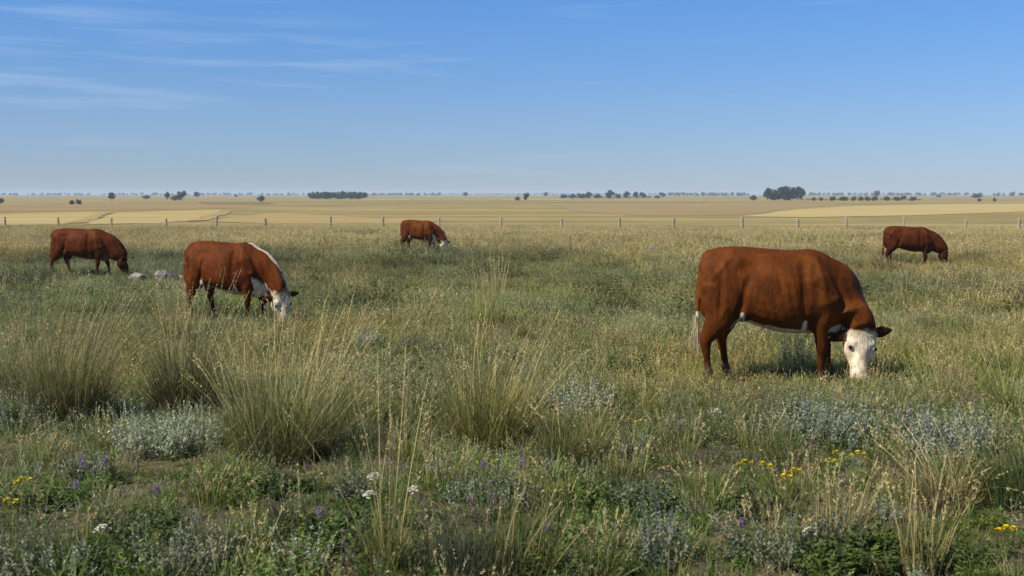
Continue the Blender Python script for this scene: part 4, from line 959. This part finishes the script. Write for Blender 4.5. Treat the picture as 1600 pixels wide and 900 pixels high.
def flower(name, label, px, py, h, kind, seed, group):
    def stem(mb, r):
        forb(mb, r, 4, 0.03, (h * 0.7, h * 0.97), 7, 0.03, 0.007, GREEN2, GREEN2, 0.15, 0.1, 0.8)
    def head(mb, r):
        if kind == 'umbel':
            n = 34; b_, a = disk(r, n, 0.040); b_[:, 2] = h + 0.026 * (1 - (b_[:, 0] ** 2 + b_[:, 1] ** 2) / 0.035 ** 2); nf = 6
            pos = np.repeat(b_, nf, 0); la = r.random(len(pos)) * 6.28
            leaves(mb, pos, np.stack([np.cos(la) + pos[:, 0] * 25, np.sin(la) + pos[:, 1] * 25, np.full(len(la), 0.7)], 1), np.stack([-np.sin(la), np.cos(la), 0 * la], 1), np.full(len(la), 0.013), np.full(len(la), 0.011), var(r, (0.74, 0.70, 0.60), len(la), 0.06, 0.02))
            c_, a2 = disk(r, 9, 0.03); c_[:, 2] = h - 0.07
            P = curve_pts(c_ * np.array([0.05, 0.05, 1]), a2, np.full(9, 0.35), np.full(9, 0.1), np.full(9, 0.075), 3); strips(mb, P, wd(r, a2), np.full(9, 0.003), var(r, GREEN2, 9), var(r, GREEN2, 9))
        elif kind == 'daisy':
            for hx, hy, hz in ((0, 0, h), (0.045, 0.015, h * 0.93), (-0.03, 0.02, h * 0.88))[:2 + seed % 2]:
                n = 26; la = r.random(n) * 6.283; pos = np.tile([[hx, hy, hz]], (n, 1))
                leaves(mb, pos, np.stack([np.cos(la), np.sin(la), r.uniform(-0.2, 1.4, n)], 1), np.stack([-np.sin(la), np.cos(la), 0 * la], 1), np.full(n, 0.024), np.full(n, 0.016), var(r, (0.68, 0.54, 0.02), n, 0.10))
                m_ = 16; b_, a = disk(r, m_, 0.008); b_ += np.array([hx, hy, hz + 0.004]); d = r.standard_normal((m_, 3)); d[:, 2] = 1
                leaves(mb, b_, d, r.standard_normal((m_, 3)), np.full(m_, 0.010), np.full(m_, 0.007), var(r, (0.50, 0.30, 0.01), m_, 0.1))
                P = curve_pts(np.array([[0.0, 0, 0]]), np.array([math.atan2(hy, hx)]), np.array([0.1]), np.array([0.1]), np.array([hz]), 4); P[0, :, 0] += (hx - P[0, -1, 0]) * np.linspace(0, 1, 5); P[0, :, 1] += (hy - P[0, -1, 1]) * np.linspace(0, 1, 5)
                strips(mb, P, np.array([[1.0, 0, 0]]), np.array([0.004]), var(r, GREEN2, 1), var(r, GREEN2, 1))
        else:
            n = 70; u = r.random(n); la = r.random(n) * 6.28; pos = np.stack([0.006 * np.cos(la), 0.006 * np.sin(la), h * 0.66 + u * h * 0.36], 1)
            leaves(mb, pos, np.stack([np.cos(la), np.sin(la), r.normal(0.3, 0.3, n)], 1), np.stack([-np.sin(la), np.cos(la), 0 * la], 1), 0.020 * (1.15 - 0.6 * u), 0.011 * (1.15 - 0.5 * u), var(r, (0.27, 0.17, 0.37), n, 0.15))
    r_ = plant(name, 'flower', label, group, px, py, [('stem_leaves', stem), ('flower_head', head)], 9000 + seed)
    return r_
for k, (px, py, h, lb) in enumerate(((585, 800, 0.21, 'topmost of three white flowers by the fan of fawn stems'), (578, 815, 0.15, 'white flower lowest of three, close to the fan of fawn stems'), (648, 815, 0.18, 'white flower set apart on the far side of the fan of fawn stems'),
                                     (162, 876, 0.16, 'lone pinkish white flower near small grey sage tufts'), (1118, 668, 0.13, 'tiny white flower in front of the large cow'), (1266, 868, 0.12, 'small white flower under the sparse tawny tussock'))):
    flower('white_flower', lb, px, py, h, 'umbel', 20 + k, 'white meadow flowers')
for k, (px, py, h, lb) in enumerate(((1190, 785, 0.24, None), (1238, 790, 0.22, None), (1304, 765, 0.24, None), (1338, 765, 0.24, None), (1222, 795, 0.20, None), (1162, 770, 0.20, None), (1292, 762, 0.18, None),
                                     (35, 800, 0.20, 'yellow flower pair by the leafy weed patch and grey sage'), (12, 825, 0.16, 'low yellow flower with a dark center at the weed patch'), (1570, 872, 0.16, 'single yellow flower under the bright green upright tussock'), (604, 540, 0.24, 'tiny yellow flower past the muzzle of the striped cow'), (1000, 690, 0.16, 'pale yellow flower in seeded grass below the silver blue sage'))):
    flower('yellow_flower', lb or 'orange yellow flower of the cluster above the sparse tawny tussock', px, py, h, 'daisy', 40 + k, 'yellow meadow flowers')
for k, (px, py, h) in enumerate(((131, 765, 0.22), (165, 760, 0.20), (755, 765, 0.20), (815, 762, 0.20), (245, 800, 0.16), (500, 835, 0.15), (855, 862, 0.15), (1158, 850, 0.14), (120, 790, 0.16))):
    flower('purple_flower', beside('slender purple flower spike near the', px, py), px, py, h, 'spike', 60 + k, 'purple meadow flower spikes')

meadow()

# ------------------------------------------------------------------ far trees
M_BARK = simple_mat('tree_bark', (0.06, 0.045, 0.03), 0.9, (0.10, 0.08, 0.06), 3.0, 0.05, (1, 1, 0.2))
def crown_arrays(rng, mb, cx, cz, w, h, n, sz, c, nl=9):
    """leaf clumps through a crown of several lobes"""
    lob = rng.standard_normal((nl, 3)); lob *= (0.36 * rng.random(nl) ** 0.4 / np.linalg.norm(lob, axis=1))[:, None]; lob *= np.array([w, w, h]); lr = rng.uniform(0.12, 0.30, nl)
    k = rng.integers(0, nl, n); d = rng.standard_normal((n, 3)); d /= np.linalg.norm(d, axis=1, keepdims=True)
    q = rng.random(n) ** 0.35
    p = lob[k] + d * (q * lr[k])[:, None] * np.array([w, w, h * 0.8])
    p[:, 2] = np.maximum(p[:, 2], -0.48 * h); p = p + np.array([cx[0], cx[1], cz])
    dd = d + 0.6 * rng.standard_normal((n, 3))
    leaves(mb, p, np.cross(dd, rng.standard_normal((n, 3))), rng.standard_normal((n, 3)), sz * rng.uniform(0.7, 1.4, n), sz * rng.uniform(0.6, 1.1, n), var(rng, c, n, 0.2, 0.08))
TC = (0.040, 0.055, 0.026)
def tree_meshes(seed, w, h, trunk):
    rng = np.random.default_rng(seed); mb = MB()
    crown_arrays(rng, mb, (0, 0), trunk + h / 2 - 0.03 * h, w, h, 1500, 0.085 * h, TC, 13)
    cm_ = mb.mesh('crown'); cm_.materials.append(M_TREE)
    S = Solid(); S.tube([(0, 0, -0.3), (0.02, 0, trunk * 0.5), (0.0, 0.05, trunk), (0.1, 0, trunk + h * 0.3), (0.15, 0.1, trunk + h * 0.6)], [0.32, 0.24, 0.2, 0.13, 0.05], n=8)
    for a in (0.4, 2.4, 4.5): S.tube([(0, 0, trunk * 0.8), (math.cos(a) * w * 0.15, math.sin(a) * w * 0.15, trunk + h * 0.2), (math.cos(a) * w * 0.3, math.sin(a) * w * 0.3, trunk + h * 0.5)], [0.14, 0.10, 0.04], n=6)
    tm = bpy.data.meshes.new('trunk'); tm.from_pydata(S.v, [], S.f); tm.update(); tm.materials.append(M_BARK)
    return cm_, tm
TV = [tree_meshes(400 + k, w, h, t) for k, (w, h, t) in enumerate(((8.5, 9.3, 1.2), (9.5, 8.4, 0.8), (7.6, 10.4, 0.9), (10.5, 7.8, 0.7)))]
def tree(label, px, dist, top_py, variant, wide=1.0, group='lone trees along the horizon', seed=0):
    x, y = at_depth(px, dist); z = float(gz(x, y))
    hgt = (303.5 - top_py) * dist / FPX + CAM_Z - z; cm_, tm = TV[variant]; full = (10.5, 9.2, 11.3, 8.5)[variant]
    s_ = hgt / full
    root = empty('tree', (x, y, z - 0.1 - (0.10 * hgt if variant == 3 else 0.0)), (seed * 2.1) % 6.28, label, 'tree', group); root.scale = (s_ * wide, s_ * wide, s_)
    link('crown', cm_, root); link('trunk', tm, root)
    return root
tree('round lone tree on a clear trunk above the brown and white faced cows', 179, 620, 298.3, 0, 0.9)
tree('leaner tree at one end of the three tree clump', 265, 760, 297.5, 2, 0.85)
tree('tallest round crowned tree of the three tree clump', 287, 700, 296.5, 1, 1.0)
tree('low bushy tree in the middle of the three tree clump', 276, 700, 301.5, 3, 0.9)
tree('small round tree standing just clear of the three tree clump', 311, 1000, 298.0, 0, 1.1)
tree('low dark bushy tree near the end of the dark wood', 410, 620, 301.5, 3, 0.8)
for k, (px, d, tp, v_, w_) in enumerate(((6, 520, 306, 3, 0.8), (128, 480, 308, 3, 0.8), (117, 480, 309.5, 3, 0.8), (232, 900, 302.0, 3, 1.3), (372, 1500, 301.5, 3, 1.0), (1521, 1100, 298.5, 3, 1.6), (1525, 620, 307.0, 3, 0.7), (1549, 620, 306.5, 3, 0.6), (1407, 800, 302.8, 3, 1.0), (1462, 1300, 302.3, 3, 1.2))):
    tree('tiny dark bush like tree far out on the open farmland', px, d, tp, v_, w_, 'tiny far bushes', k)
tree('small dark tree by a low hedge in the middle of the horizon', 822, 700, 299.6, 1, 0.8)
tree('tiny bush at the foot of the small dark tree', 808, 700, 304.0, 3, 0.8)
for k, (px, d, tp, v_, w_) in enumerate(((728, 1400, 299.0, 0, 1.2), (852, 1300, 298.8, 0, 1.0), (951, 900, 295.6, 1, 1.1), (893, 1000, 300, 3, 1.2), (908, 1000, 299, 3, 1.3), (918, 1000, 298.5, 1, 1.2), (932, 1000, 300, 3, 1.2), (965, 1000, 300, 3, 1.0), (977, 1000, 297.5, 1, 1.0), (992, 1000, 298.0, 0, 1.0), (1003, 1000, 299.0, 1, 1.0), (880, 1000, 301, 3, 1.3), (1025, 1000, 303, 3, 1.2), (1033, 1300, 299.5, 1, 1.2))):
    tree('tree in the broken row along the middle of the horizon', px, d, tp, v_, w_, 'broken row of horizon trees', k)
for k, (px, tp, v_, w_) in enumerate(((1196, 290.5, 2, 1.0), (1205, 293.0, 1, 1.0), (1214, 291.5, 1, 1.1), (1222, 287.8, 0, 1.15), (1232, 289.0, 1, 1.1), (1243, 288.3, 2, 1.25), (1249, 293.5, 1, 0.7), (1226, 294.0, 3, 1.2), (1208, 295.5, 3, 1.2))):
    tree('tree in the dense dark grove that stands tallest on the horizon', px, 720 + 9 * (k % 3), tp, v_, w_, 'trees of the dark grove', k)
tree('small bushy tree just outside the dark grove', 1174, 720, 301.5, 3, 0.9)
for k, (px, tp, w_) in enumerate(((1268, 305.5, 0.8), (1280, 306, 0.9), (1297, 303.8, 1.0), (1312, 304.0, 1.0), (1318, 304.5, 0.9), (1330, 303.8, 0.9), (1341, 304, 0.9), (1352, 304, 0.9), (1362, 303.6, 1.0), (1381, 303.6, 1.0), (1398, 304.5, 1.2), (1422, 304.3, 1.2))):
    tree('squat bush in the low hedgerow beside the dark grove', px, 680, tp, 3, w_, 'hedgerow bushes beside the dark grove', k)
tree('dark round tree rising above the low hedgerow', 1366, 1300, 296.5, 1, 1.0)

def wood(name, label, px0, px1, dist, hgt, n, seed, quads=140, depth=60, broken=0.0, c=TC):
    rng = np.random.default_rng(seed); mb = MB()
    (x0, _), (x1, _) = at_depth(px0, dist), at_depth(px1, dist); zc = float(gz((x0 + x1) / 2, dist)); xc = (x0 + x1) / 2
    for k in range(n):
        x = x0 + (x1 - x0) * (k + rng.random()) / n - xc; y = rng.uniform(-depth / 2, depth / 2)
        if broken and float(vnoise(x * 0.012 + seed, 1.0, 4)) < broken: continue
        h_ = hgt * rng.uniform(0.75, 1.08); w_ = max(h_ * rng.uniform(0.8, 1.2), (x1 - x0) / n * 1.2)
        crown_arrays(rng, mb, (x, y), h_ * 0.5, w_, h_, quads, 0.16 * h_, c, 6)
    o = link(name, mb.mesh(name), None, M_TREE); o.location = (xc, dist, zc)
    return tag(o, label, 'trees', None, 'stuff')
wood('treeline', 'flat topped dark wood above the white faced cow', 487, 573, 900, 6.3, 60, 61, 240, 40)
wood('treeline', 'thin blue far treeline before the dark wood', -40, 480, 2600, 8.0, 190, 62, 70, 200, 0.10)
wood('treeline', 'thin blue far treeline after the dark wood', 576, 690, 2300, 7.5, 60, 63, 80, 150)
wood('treeline', 'faint far treeline past the broken row of trees', 1036, 1160, 2000, 8.0, 70, 64, 80, 150, 0.1)
wood('treeline', 'long blue far treeline behind the low hedgerow', 1255, 1500, 2300, 8.5, 120, 65, 80, 150, 0.15)
wood('treeline', 'far treeline where the horizon ends past the hedgerow', 1560, 1680, 1700, 8.0, 60, 66, 80, 100)
wood('treeline', 'far faint trees behind the broken row of trees', 690, 1040, 3400, 8.5, 150, 67, 60, 200, 0.25)

wood('hedgerow', 'low continuous scrub under the hedgerow bushes', 1252, 1436, 690, 1.5, 60, 68, 60, 8, 0.2)
wood('hedgerow', 'low scrub joining the broken row of trees', 878, 1018, 1010, 2.6, 50, 69, 70, 12, 0.1)
wood('hedgerow', 'long low green hedge line far out in the stubble', 640, 792, 760, 0.9, 60, 70, 50, 8, 0.25)

# ------------------------------------------------------------------ haze
def haze():
    x0, x1, y0, y1, z0, z1 = -11000, 11000, -200, 11000, -4.6, 22.0
    v = [(x, y, z) for z in (z0, z1) for y in (y0, y1) for x in (x0, x1)]
    me = bpy.data.meshes.new('haze'); me.from_pydata(v, [], [(0, 2, 3, 1), (4, 5, 7, 6), (0, 1, 5, 4), (2, 6, 7, 3), (0, 4, 6, 2), (1, 3, 7, 5)]); me.update()
    m, t, out = mat_new('haze'); pv = N(t, 'ShaderNodeVolumePrincipled')
    pv.inputs['Color'].default_value = (0.62, 0.78, 1.0, 1); pv.inputs['Density'].default_value = 0.00022; pv.inputs['Anisotropy'].default_value = 0.0
    t.links.new(pv.outputs[0], out.inputs['Volume'])
    o = link('haze', me, None, m)
    return tag(o, 'thin pale haze over the whole plain', 'haze', None, 'stuff')
haze()
